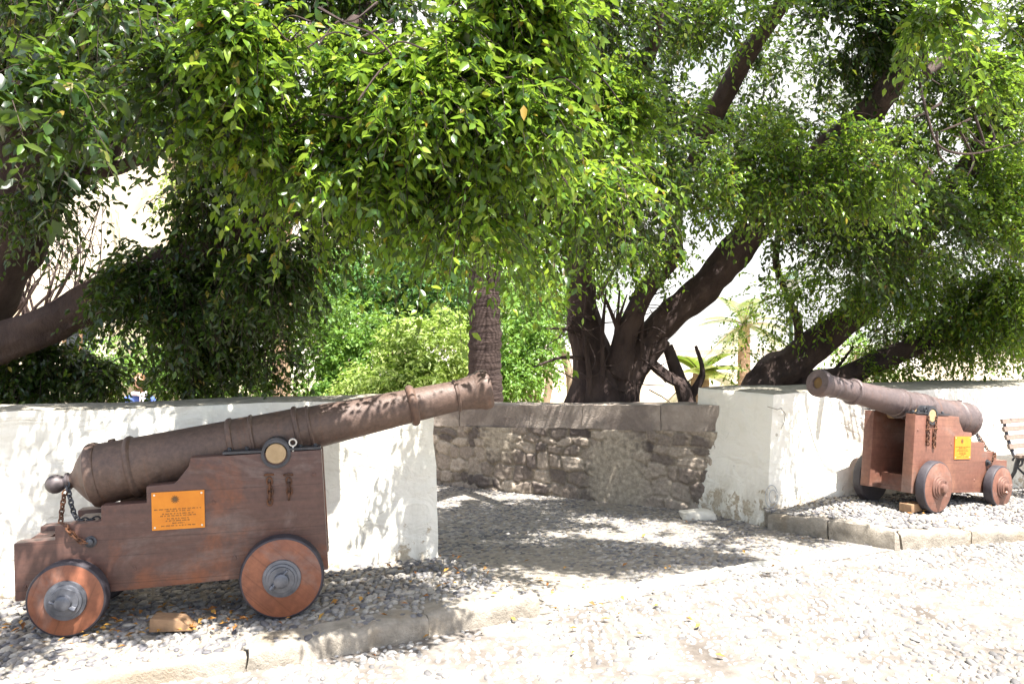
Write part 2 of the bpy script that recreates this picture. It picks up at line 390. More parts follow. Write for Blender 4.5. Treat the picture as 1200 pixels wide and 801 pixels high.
def ground_sheet():
    xs = np.unique(np.concatenate([np.linspace(-90, -8, 14), np.linspace(-8, 10, 90), np.linspace(10, 90, 14)]))
    ys = np.unique(np.concatenate([np.linspace(-40, 1, 10), np.linspace(1, 13, 60), np.linspace(13, 140, 20)]))
    X, Y = np.meshgrid(xs, ys); Z = G(X, Y)-0.012
    V = np.stack([X, Y, Z], -1).reshape(-1, 3); nx = len(xs)
    i = np.arange(len(ys)-1)[:, None]*nx+np.arange(nx-1)[None]
    Fq = np.stack([i, i+1, i+1+nx, i+nx], -1).reshape(-1, 4)
    o = link('ground', np_mesh('ground', V, [Fq], True), M['soil']); tag(o, kind='structure')
ground_sheet()

def in_poly(P, x, y):
    c = np.zeros(len(x), bool); n = len(P)
    for i in range(n):
        x0, y0 = P[i]; x1, y1 = P[(i+1) % n]
        t = ((y0 > y) != (y1 > y)) & (x < (x1-x0)*(y-y0)/(y1-y0+1e-12)+x0); c ^= t
    return c
# street edge, left to right
EDGE = [(-6.5, 1.15), (-3.2, 2.95), (-1.64, 3.78), (-1.12, 3.97), (-0.687, 4.21), (0.17, 4.70), (2.86, 6.12), (3.14, 6.17), (4.05, 6.48), (9.0, 8.2)]
EDGE_UNDER = [(x, y+(0.10 if 0.1 < x < 3 else 0.03)) for x, y in EDGE]      # the street runs in under the edging stones
STREET = [(-7, -3), (14, -3), (14, 9.9)]+EDGE_UNDER[::-1]
PATH = [(0.17, 4.72), (2.86, 6.14), (2.2, 7.05), (1.75, 8.05), (-0.95, 10.1), (-4.2, 12.6), (-5.2, 11.0), (-1.2, 7.5), (-0.5, 5.5)]
PAVL = [(-6.5, 1.2), (-3.2, 3.0), (-1.64, 3.83), (-1.12, 4.02), (-0.687, 4.26), (0.13, 4.73), (-0.44, 5.56), (-8.2, 3.14)]
PAVR = [(2.20, 7.05), (2.56, 6.60), (2.91, 6.24), (3.14, 6.27), (4.05, 6.58), (9.0, 8.28), (10.5, 10.9), (2.2, 7.14)]

def sheet(name, poly, zf, dz, mat, res=0.12, skirt=0.0):
    bm = bmesh.new(); vs = [bm.verts.new((x, y, 0)) for x, y in poly]; bm.faces.new(vs)
    xs = [p[0] for p in poly]; ys = [p[1] for p in poly]
    for ax, lo, hi in (((1, 0, 0), min(xs), max(xs)), ((0, 1, 0), min(ys), max(ys))):
        k = lo+res*2
        while k < hi:
            bmesh.ops.bisect_plane(bm, geom=bm.verts[:]+bm.edges[:]+bm.faces[:], plane_co=Vector(ax)*k, plane_no=ax); k += res*2
    for v in bm.verts: v.co.z = float(zf(v.co.x, v.co.y))+dz+0.006*noise.noise(Vector((v.co.x*2, v.co.y*2, 3)))
    if skirt:
        e = bmesh.ops.extrude_face_region(bm, geom=bm.faces[:])
        for v in e['geom']:
            if isinstance(v, bmesh.types.BMVert): v.co.z -= skirt
    o = bm_obj(name, bm, mat, smooth=40); tag(o, kind='structure'); return o
sheet('street', STREET, lambda x, y: G(x, y), 0.004, M['street_mortar'])
sheet('path', PATH, lambda x, y: G(x, y), 0.008, M['mortar'])
sheet('pavement', PAVL, PL, -0.006, M['mortar'], skirt=0.25)
sheet('pavement', PAVR, PR, -0.006, M['mortar'], skirt=0.25)

def pebbles(name, poly, zf, mat, dx, dy, ang, a, b, h, label, clip=None, lift=0.0, jit=0.3):
    xs = [p[0] for p in poly]; ys = [p[1] for p in poly]
    if clip: xs = [max(min(xs), clip[0]), min(max(xs), clip[1])]; ys = [max(min(ys), clip[2]), min(max(ys), clip[3])]
    cx, cy = (min(xs)+max(xs))/2, (min(ys)+max(ys))/2; rad = math.hypot(max(xs)-min(xs), max(ys)-min(ys))/2
    gu = np.arange(-rad, rad, dx); gv = np.arange(-rad, rad, dy)
    U, Vv = np.meshgrid(gu, gv); U = U+(np.arange(len(gv)) % 2)[:, None]*dx/2
    U = U+rng.normal(0, dx*jit*0.6, U.shape); Vv = Vv+rng.normal(0, dy*jit*0.6, Vv.shape)
    # courses wander
    wob = 0.06*np.sin(U*1.7+1)+0.04*np.sin(U*3.9+Vv)
    Vv = Vv+wob
    ca, sa = math.cos(ang), math.sin(ang)
    x = (cx+U*ca-Vv*sa).ravel(); y = (cy+U*sa+Vv*ca).ravel()
    k = in_poly(poly, x, y) & (x > min(xs)) & (x < max(xs)) & (y > min(ys)) & (y < max(ys)) & (rng.random(len(x)) < 0.95)
    x, y = x[k], y[k]; n = len(x)
    sink = np.array([max(0.0, 1.5*noise.noise(Vector((p_*1.1, q_*1.1, 2.5)))+0.7*noise.noise(Vector((p_*4, q_*4, 7)))) for p_, q_ in zip(x, y)])*h*0.55
    T = [(0, 0, 1.0)]
    for j in range(6): T.append((0.62*math.cos(j*math.pi/3), 0.62*math.sin(j*math.pi/3), 0.78))
    for j in range(8): T.append((math.cos((j+.3)*math.pi/4), math.sin((j+.3)*math.pi/4), 0.1))
    for j in range(8): T.append((0.92*math.cos((j+.3)*math.pi/4), 0.92*math.sin((j+.3)*math.pi/4), -0.75))
    T = np.array(T); nv = len(T)
    fs3 = [(0, 1+j, 1+(j+1) % 6) for j in range(6)]
    A = sorted([(j*60.0, 0, 1+j) for j in range(6)]+[((j+.3)*45.0, 1, 7+j) for j in range(8)])
    # stitch rings of 6 and 8
    i6, i8 = 0, 0
    while i6 < 6 or i8 < 8:
        a6 = (i6+1)*60; a8 = (i8+1.3)*45
        if i8 >= 8 or (i6 < 6 and a6 < a8): fs3.append((1+i6 % 6, 7+i8 % 8, 1+(i6+1) % 6)); i6 += 1
        else: fs3.append((1+i6 % 6, 7+i8 % 8, 7+(i8+1) % 8)); i8 += 1
    fs4 = [(7+j, 15+j, 15+(j+1) % 8, 7+(j+1) % 8) for j in range(8)]
    s = rng.choice([0.6, 0.85, 1.0, 1.15, 1.35], n, p=[.2, .25, .3, .15, .1])*rng.uniform(0.9, 1.1, n); sa_ = a*s*rng.uniform(0.8, 1.25, n); sb = b*s*rng.uniform(0.8, 1.2, n); sh = h*rng.uniform(0.6, 1.3, n)
    th = ang+rng.normal(0.5, 0.55, n)
    lump = 1+0.13*rng.normal(0, 1, (n, nv))
    lx = T[None, :, 0]*sa_[:, None]*lump; ly = T[None, :, 1]*sb[:, None]*lump; lz = T[None, :, 2]*sh[:, None]
    tilt = rng.normal(0, 0.12, (n, 2)); lz = lz+lx*tilt[:, :1]+ly*tilt[:, 1:]
    c, s2 = np.cos(th)[:, None], np.sin(th)[:, None]
    Vx = x[:, None]+lx*c-ly*s2; Vy = y[:, None]+lx*s2+ly*c; Vz = (zf(x, y)-sink)[:, None]+lz+lift
    V = np.stack([Vx, Vy, Vz], -1).reshape(-1, 3); off = (np.arange(n)*nv)[:, None, None]
    f3 = (np.array(fs3)[None]+off).reshape(-1, 3); f4 = (np.array(fs4)[None]+off).reshape(-1, 4)
    o = link(name, np_mesh(name, V, [f3, f4], True), mat)
    tag(o, label, 'cobbles', kind='stuff'); return o
SD = math.atan2(1.42, 2.69)
pebbles('street_cobbles', STREET, lambda x, y: G(x, y), M['pebble_street'], 0.060, 0.038, SD+0.25, 0.030, 0.0175, 0.014, 'sunlit pebbles set in the pale street surface', (-4.5, 9, 1.6, 10))
pebbles('path_cobbles', PATH, lambda x, y: G(x, y), M['pebble'], 0.054, 0.036, SD-0.3, 0.028, 0.018, 0.011, 'grey pebbles paving the shaded path between the walls', lift=0.004)
pebbles('pavement_cobbles', PAVL, PL, M['pebble'], 0.052, 0.037, SD+0.1, 0.027, 0.018, 0.011, 'pebbles paving the kerbed strip under the near cannon', lift=-0.003)
pebbles('pavement_cobbles', PAVR, PR, M['pebble'], 0.052, 0.037, SD+0.1, 0.027, 0.018, 0.011, 'pebbles paving the kerbed strip under the far cannon', (2, 9, 6, 10), lift=-0.003)

# ------------------------------------------------------------------ kerbs
def kerb(name, line, zt, zb, w, lens, seedv, mat=None):
    """worn kerb stones laid end to end along a line (front edge), cracks between them"""
    rr = random.Random(seedv); bm = bmesh.new()
    P = [Vector((x, y, 0)) for x, y in line]; cum = [0]
    for a, b in zip(P, P[1:]): cum.append(cum[-1]+(b-a).length)
    def pos(s):
        s = max(0, min(cum[-1]-1e-6, s))
        for i in range(len(P)-1):
            if s <= cum[i+1]:
                d = (P[i+1]-P[i]).normalized(); return P[i]+d*(s-cum[i]), d
    s = 0.0
    while s < cum[-1]-0.05:
        L = min(rr.uniform(*lens), cum[-1]-s); gap = rr.uniform(0.008, 0.022)
        n = max(4, int(L/0.05)); m = 6; mz = 4
        dh = rr.uniform(-0.012, 0.012); dw = rr.uniform(-0.012, 0.012); b2 = bmesh.new()
        sk = rr.uniform(-0.02, 0.02)
        # box grid: n x m x mz
        me = bmesh.new(); bmesh.ops.create_cube(me, size=1.0)
        bmesh.ops.subdivide_edges(me, edges=[e for e in me.edges if abs(e.verts[0].co.x-e.verts[1].co.x) > .5], cuts=n, use_grid_fill=True)
        bmesh.ops.subdivide_edges(me, edges=[e for e in me.edges if abs(e.verts[0].co.y-e.verts[1].co.y) > .5], cuts=m, use_grid_fill=True)
        bmesh.ops.subdivide_edges(me, edges=[e for e in me.edges if abs(e.verts[0].co.z-e.verts[1].co.z) > .5], cuts=mz, use_grid_fill=True)
        for v in me.verts:
            u, q, h = v.co.x+.5, v.co.y+.5, v.co.z+.5
            # round the edges
            p, d = pos(s+gap/2+u*(L-gap)+sk*(q-.5)); nrm = Vector((-d.y, d.x, 0))
            co = p+nrm*(dw+q*w)
            zt_, zb_ = float(zt(co.x, co.y))+dh, float(zb(co.x, co.y))-0.06
            z = zb_+h*(zt_-zb_)
            ex = min(u, 1-u)*(L-gap); ey = min(q, 1-q)*w; ez = (1-h)*(zt_-zb_)
            r = 0.022
            near = [max(0, r-ex), max(0, r-ey), max(0, r-ez)]
            pull = sum(a*a for a in near)/r
            if h > .5: z -= 0.6*pull if near[2] > 0 or True else 0
            if near[1] > 0 and near[2] > 0: co += nrm*(0.3*near[1]*(1 if q < .5 else -1))
            nn = noise.noise_vector(Vector((co.x, co.y, z))*9)*0.010+noise.noise_vector(Vector((co.x, co.y, z))*28)*0.004
            chip = noise.noise(Vector((co.x*7, co.y*7, z*7+seedv)))
            if chip > 0.25 and near[1]+near[2] > 0 and h > .5: z -= 0.05*(chip-0.25)
            v.co = Vector((co.x, co.y, z))+nn
        tmp = bpy.data.meshes.new('t'); me.to_mesh(tmp); me.free(); bm.from_mesh(tmp); bpy.data.meshes.remove(tmp)
        s += L
    o = bm_obj(name, bm, mat or M['stone_trim'], smooth=50); tag(o, kind='structure'); return o
kerb('kerb', [(-6.5, 1.15), (-3.2, 2.95), (-1.64, 3.78), (-1.12, 3.97), (-0.687, 4.21), (0.17, 4.70)], lambda x, y: PL(x, y)+0.018, lambda x, y: 0.0, 0.22, (0.55, 0.95), 3)
kerb('kerb', [(2.16, 6.98), (2.5, 6.52), (2.86, 6.12), (3.14, 6.17), (4.05, 6.48), (9.0, 8.2)], lambda x, y: PR(x, y)+0.014, lambda x, y: 0.0, 0.2, (0.5, 0.85), 8)
kerb('threshold', [(0.24, 4.79), (1.2, 5.3), (2.2, 5.84), (2.78, 6.13)], lambda x, y: 0.034, lambda x, y: 0.0, 0.20, (0.45, 0.8), 5, M['limestone'])
kerb('pavement_edge', [(0.10, 4.80), (-0.42, 5.48)], lambda x, y: PL(x, y)+0.004-0.02, lambda x, y: 0.0, 0.14, (0.4, 0.6), 6)

# ------------------------------------------------------------------ white walls
def rough_wall(p0, p1, thick, z0, z1, zt1, end_batter, seedv, res=0.05, top_batter=0.03):
    """wall from p0 (visible end) to p1, front face on the line; thickness goes backwards"""
    L = float(np.linalg.norm(p1-p0)); d = (p1-p0)/L
    nrm = np.array((-d[1], d[0])); 
    if nrm[1] < 0: nrm = -nrm
    me = bmesh.new(); bmesh.ops.create_cube(me, size=1.0)
    # finer near the visible end
    Lf = min(L, 5.2); nx = int(Lf/res)
    for ax, cuts in ((0, nx), (1, max(2, int(thick/0.09))), (2, int(1.25/res))):
        bmesh.ops.subdivide_edges(me, edges=[e for e in me.edges if abs(e.verts[0].co[ax]-e.verts[1].co[ax]) > .5], cuts=cuts, use_grid_fill=True)
    for v in me.verts:
        u, q, h = v.co.x+.5, v.co.y+.5, v.co.z+.5
        s = u*L
        top = z1+(zt1-z1)*u
        top += 0.012*noise.noise(Vector((s*1.3, seedv, 0)))
        z = z0+h*(top-z0)
        bat = end_batter*h*max(0, 1-s/0.5)
        xy = p0+d*(s+bat)+nrm*(q*thick+top_batter*h*(1-2*q))
        co = Vector((xy[0], xy[1], z))
        a = 0.016*noise.noise(co*1.9+Vector((seedv, 0, 0)))+0.009*noise.noise(co*6)+0.003*noise.noise(co*19)
        foot = max(0, 1-(z-0.02)/0.16)
        a += foot*0.03*noise.noise(co*8+Vector((0, 0, 5)))
        fx = (-1 if u < .001 else 0); fy = (-1 if q < .001 else (1 if q > .999 else 0))
        # soften the arrises
        ez = (1-h)*(top-z0); es = s; ef = min(q, 1-q)*thick; r = 0.035
        if ez < r and (ef < r or es < r):
            z -= 0.35*(r-ez)
            co.z = z
        if es < r and ef < r:
            co.x += d[0]*0.35*(r-es); co.y += d[1]*0.35*(r-es)
        ddx = d*fx*a*1.2+nrm*fy*a
        v.co = Vector((co.x+ddx[0], co.y+ddx[1], co.z+(a*0.6 if h > .999 else 0)))
    return me
lw = bm_obj('white_wall', rough_wall(LW0, LW1, 0.55, -0.15, 1.20, 1.13, 0.045, 2), M['plaster'], smooth=70)
tag(lw, 'low whitewashed wall behind the near cannon, with a flaking base', 'wall')
rw = bm_obj('white_wall', rough_wall(RW0, RW1, 1.12, -0.35, 1.115, 1.07, 0.13, 5), M['plaster'], smooth=70)
tag(rw, 'thick whitewashed wall end and wall behind the far cannon and bench', 'wall')
# faint grey scribbled ring near the corner of the right wall
wd = (RW1-RW0)/np.linalg.norm(RW1-RW0); wn = np.array((wd[1], -wd[0]))
def on_rw(s, z, out=0.012):
    p = RW0+wd*s+wn*out; return (p[0], p[1], z)
sb = bmesh.new()
for rr_, c in ((0.085, 0.0), (0.05, 0.01)):
    pts = [on_rw(0.09+c+rr_*0.8*math.cos(a), 0.22+rr_*1.15*math.sin(a), 0.002+0.006*(rr_ < .06)) for a in np.linspace(0.3, 2*math.pi*1.02, 22)]
    tube_bm(pts, 0.0035, 6, sb)
bm_obj('painted_ring', sb, M['graphite'], rw, smooth=60)
# crack in the plaster, upper left of the right wall face
cb = bmesh.new()
tube_bm([on_rw(s, z, -0.002) for s, z in ((0.05, 1.0), (0.16, 0.97), (0.2, 0.98), (0.25, 0.93), (0.24, 0.86), (0.2, 0.8))], [0.003, .004, .004, .004, .003, .002], 5, cb)
bm_obj('crack', cb, M['stone_trim'], rw, smooth=60)

# ------------------------------------------------------------------ rubble stone wall of the path
def stone_wall():
    p0, p1 = np.array((2.0, 7.83)), np.array((-5.0, 13.2)); L = np.linalg.norm(p1-p0); d = (p1-p0)/L
    n = np.array((d[1], -d[0]));  n = n if n[1] < 0 else -n
    root = empty('stone_wall', (1.0, 8.6, -0.1), 'rough rubble stone wall with a flat mortar coping at the back of the path', 'wall')
    cap_h = 0.25
    def ztop(s): return 0.95-0.062*s*0.8
    nx, nz = 420, 74
    S = np.linspace(0, L, nx); H = np.linspace(0, 1, nz)
    # random stones: seeds on a jittered lattice in (s,z)
    seeds = []
    zz = -0.6
    while zz < 1.2:
        hgt = rng.uniform(0.09, 0.17); s = rng.uniform(-0.2, 0)
        while s < L+0.3:
            w = rng.uniform(0.10, 0.30); seeds.append((s+w/2, zz+hgt/2+rng.normal(0, 0.02), w, hgt)); s += w
        zz += hgt
    seeds = np.array(seeds); tone = rng.random(len(seeds)); bulge = rng.uniform(0.4, 1.2, len(seeds))
    SS, HH = np.meshgrid(S, H); zb = -0.45; zt = ztop(SS)-cap_h; ZZ = zb+HH*(zt-zb)
    P = np.stack([SS.ravel(), ZZ.ravel()], 1)
    wob = np.array([noise.noise_vector(Vector((p[0]*4, p[1]*4, 1))) for p in P])
    P2 = P+wob[:, :2]*0.05
    d1 = np.full(len(P), 9.); d2 = np.full(len(P), 9.); idx = np.zeros(len(P), int)
    for c in range(0, len(P), 4000):
        q = P2[c:c+4000]
        D = np.sqrt(((q[:, None, 0]-seeds[None, :, 0])/(seeds[None, :, 2]*1.0))**2+((q[:, None, 1]-seeds[None, :, 1])/(seeds[None, :, 3]*1.0))**2)
        o = np.argpartition(D, 1, axis=1)[:, :2]; a = np.take_along_axis(D, o, 1)
        sw = a[:, 0] > a[:, 1]; a[sw] = a[sw][:, ::-1]; o[sw] = o[sw][:, ::-1]
        d1[c:c+4000], d2[c:c+4000], idx[c:c+4000] = a[:, 0], a[:, 1], o[:, 0]
    edge = np.clip((d2-d1)/0.28, 0, 1)
    fine = np.array([noise.noise(Vector((p[0]*22, p[1]*22, 4))) for p in P])
    big = np.array([noise.noise(Vector((p[0]*1.3, p[1]*2.0, 9))) for p in P])
    # old render still covers part of the wall, more to the right
    cover = np.clip((big+0.12-0.10*P[:, 0]+0.12*fine)*3.0, 0, 1)
    depth = (0.052*np.minimum(1, edge*1.8)**0.7*bulge[idx])*(1-0.8*cover)+cover*0.040+0.010*fine*(1-0.7*cover)+0.02*big
    base = p0[None]+d[None]*P[:, :1]
    XY = base+n[None]*depth[:, None]
    V = np.concatenate([XY, P[:, 1:]], 1)
    i = np.arange(nz-1)[:, None]*nx+np.arange(nx-1)[None]
    Fq = np.stack([i, i+nx, i+1+nx, i+1], -1).reshape(-1, 4)
    me = np_mesh('rubble_face', V, [Fq], True)
    ca = me.color_attributes.new('stone', 'FLOAT_COLOR', 'POINT')
    dark = np.array((0.11, 0.090, 0.082)); mid = np.array((0.26, 0.212, 0.172)); warm = np.array((0.42, 0.35, 0.28)); mort = np.array((0.46, 0.39, 0.30))
    tv = tone[idx][:, None]
    colr = np.where(tv < 0.45, dark+(mid-dark)*tv/0.45, mid+(warm-mid)*(tv-0.45)/0.55)
    mk = (1-np.clip(edge*1.7, 0, 1))[:, None]; colr = colr*(1-mk*0.75)+mort*mk*0.75
    cv = cover[:, None]; colr = colr*(1-cv)+(mort*(0.85+0.25*fine[:, None]))*cv
    colr = colr*(1+0.18*fine[:, None])
    ca.data.foreach_set('color', np.concatenate([colr, np.ones((len(colr), 1))], 1).astype(np.float32).ravel())
    m, t, b, o_ = nt('rubble'); at_ = t.nodes.new('ShaderNodeVertexColor'); at_.layer_name = 'stone'
    v = coords(t); n3 = ntex(t, v, 40, 6, 0.7)
    t.links.new(mix(t, 1.0, at_.outputs[0], ramp(t, n3, [(0.3, 0.65), (0.7, 1.25)]), 'MULTIPLY'), b.inputs['Base Color'])
    b.inputs['Roughness'].default_value = 0.92; b.inputs['Specular IOR Level'].default_value = 0.2; bump(t, b, n3, 0.6, 0.012)
    f = link('rubble_face', me, m, root); f.matrix_parent_inverse = Matrix.Translation(-Vector(root.location))
    # solid core and coping
    def slab(name, s0, s1, zlo, zhi, out, back, mat, cuts, dispf):
        bm = bmesh.new(); bmesh.ops.create_cube(bm, size=1)
        for ax, c in ((0, cuts), (1, 6), (2, 6)):
            bmesh.ops.subdivide_edges(bm, edges=[e for e in bm.edges if abs(e.verts[0].co[ax]-e.verts[1].co[ax]) > .5], cuts=c, use_grid_fill=True)
        for v in bm.verts:
            u, q, h = v.co.x+.5, v.co.y+.5, v.co.z+.5; s = s0+u*(s1-s0)
            xy = p0+d*s+n*(out-q*(out+back)); z = zlo(s)+h*(zhi(s)-zlo(s))
            co = Vector((xy[0], xy[1], z)); co += noise.noise_vector(co*4)*dispf+noise.noise_vector(co*11)*dispf*0.7
            v.co = co
        ob = bm_obj(name, bm, mat, root, smooth=60); ob.matrix_parent_inverse = Matrix.Translation(-Vector(root.location)); return ob
    slab('core', 0.0, L, lambda s: -0.5, lambda s: ztop(s)-cap_h+0.02, -0.02, 0.42, M['stone_trim'], 60, 0.0)
    cuts = [0.0, 0.62, 1.55, 2.25, 3.3, 4.4, 5.6, 7.1, L]
    for a, b_ in zip(cuts, cuts[1:]):
        slab('coping_stone', a+0.004, b_-0.004, lambda s: ztop(s)-cap_h, lambda s: ztop(s), 0.032+rng.uniform(-.008, .008), 0.46, M['coping'], int((b_-a)/0.09), 0.014)
M['coping'] = simple('coping', (0.27, 0.225, 0.19), (0.42, 0.355, 0.30), 6, 0.92, 0, 0.9, 0.02, c3=(0.22, 0.18, 0.155), spec=0.2)
stone_wall()

# loose white stone at the foot of the wall end
def boulder(name, loc, r, mat, label, cat, sd):
    bm = bmesh.new(); bmesh.ops.create_icosphere(bm, subdivisions=4, radius=1)
    for v in bm.verts:
        c = v.co.copy(); k = 1+0.22*noise.noise(c*1.4+Vector((sd, 0, 0)))+0.06*noise.noise(c*5)
        c = Vector([math.copysign(abs(q)**0.75, q) for q in c])*k
        v.co = Vector((c.x*r[0], c.y*r[1], c.z*r[2]))
    o = bm_obj(name, bm, mat, loc=loc, smooth=60); return tag(o, label, cat)
boulder('stone', (1.70, 7.50, -0.03), (0.17, 0.10, 0.055), M['limestone'], 'rounded whitewashed stone at the foot of the thick wall end', 'stone', 3)

# ------------------------------------------------------------------ cannons
def wheel(parent, x, y, z, r, side, face_mat, hub_mat):
    """side: -1 outer face towards -y, +1 towards +y"""
    t = 0.085; o = side
    bm = lathe_bm([(-t/2*o, 0), (-t/2*o, r-0.012), (-t/2*o+0.012*o, r), (t/2*o-0.014*o, r), (t/2*o-0.004*o, r-0.005), (t/2*o, r-0.014), (t/2*o, 0)], 'Y', 64, closed=False)
    w = bm_obj('wheel', bm, [face_mat, M['wheel_edge']], parent, loc=(x, y, z), smooth=35)
    for p in w.data.polygons:
        c = p.center; rr_ = math.hypot(c.x, c.z)
        if rr_ > r-0.012 or c.y*o < 0: p.material_index = 1
    w.rotation_euler = (0, random.uniform(0, 6), 0)
    h0 = t/2*o+0.001*o
    prof = [(0, 0), (0, 0.100), (0.010, 0.098), (0.012, 0.082), (0.022, 0.080), (0.024, 0.068), (0.034, 0.066), (0.036, 0.040), (0.062, 0.037), (0.066, 0.030), (0.066, 0)]
    hb = lathe_bm([(h0+s*o, rr_) for s, rr_ in prof], 'Y', 40, closed=False)
    hub = bm_obj('hub', hb, hub_mat, w, smooth=35)
    lp = tube_bm([(0.012, h0+0.052*o, -0.062), (0.012, h0+0.052*o, 0.05)], [0.007, 0.009], 8)
    tube_bm([(0.012, h0+0.052*o, 0.045), (0.012, h0+0.052*o, 0.066)], 0.014, 8, lp)
    pin = bm_obj('linchpin', lp, hub_mat, w, smooth=40)
    return w

def plaque(parent, x, y, z, side, w=0.275, h=0.205):
    bm = bmesh.new(); y0, y1 = (y, y+0.006*side)
    box_bm(x-w/2, x+w/2, min(y0, y1), max(y0, y1), z-h/2, z+h/2, bm, 0.002)
    p = bm_obj('plaque', bm, M['plaque'], parent)
    # letters run left to right for somebody facing the plate
    rx = 1 if side < 0 else -1
    ys = y1+0.0012*side
    lb = bmesh.new(); rr = random.Random(5)
    def bar(a0, a1, zz, hh):
        bx = sorted((x+rx*a0, x+rx*a1))
        box_bm(bx[0], bx[1], min(ys, y1), max(ys, y1), zz-hh/2, zz+hh/2, lb)
    rows = [(0.008, 0.118), (-0.002, 0.06), (-0.016, 0.078), (-0.027, 0.088), (-0.042, 0.055), (-0.053, 0.062), (-0.066, 0.03), (-0.079, 0.085)]
    for zz, half in rows:
        a = -half
        while a < half:
            wl = rr.uniform(0.008, 0.026); b = min(a+wl, half)
            # word built of letter strokes
            k = a
            while k < b-0.003:
                bar(k, k+0.0022, z+zz+rr.uniform(-.0006, .0006), rr.choice((0.0055, 0.0045, 0.007))); k += 0.0042
            a = b+0.005
    bm_obj('lettering', lb, M['ink'], p)
    eb = bmesh.new(); cz = z+0.058
    lathe_bm([(y1, 0), (y1, 0.013), (ys+0.0008*side, 0.012), (ys+0.0008*side, 0)], 'Y', 24, eb, (x-rx*0.015, 0, cz), closed=False)
    for k in range(12):
        a = k*math.pi/6; c, s = math.cos(a), math.sin(a)
        q = [(0.014, -0.003), (0.023, 0), (0.014, 0.003)]
        vs = []
        for yy in (y1+0.0002*side, ys):
            vs.append([eb.verts.new((x-rx*0.015+q_[0]*c-q_[1]*s, yy, cz+q_[0]*s+q_[1]*c)) for q_ in q])
        eb.faces.new(vs[0]); eb.faces.new(vs[1][::-1])
        for i in range(3): eb.faces.new([vs[0][i], vs[1][i], vs[1][(i+1) % 3], vs[0][(i+1) % 3]])
    bm_obj('emblem', eb, M['ink'], p)
    for sx in (-1, 1):
        for sz in (-1, 1):
            sb_ = lathe_bm([(y1, 0), (y1, 0.0055), (y1+0.002*side, 0.005), (y1+0.003*side, 0)], 'Y', 12, None, (x+sx*(w/2-0.014), 0, z+sz*(h/2-0.014)), closed=False)
            bm_obj('screw', sb_, M['screw'], p, smooth=50)
    p.rotation_euler = (0, 0, 0)
    return p

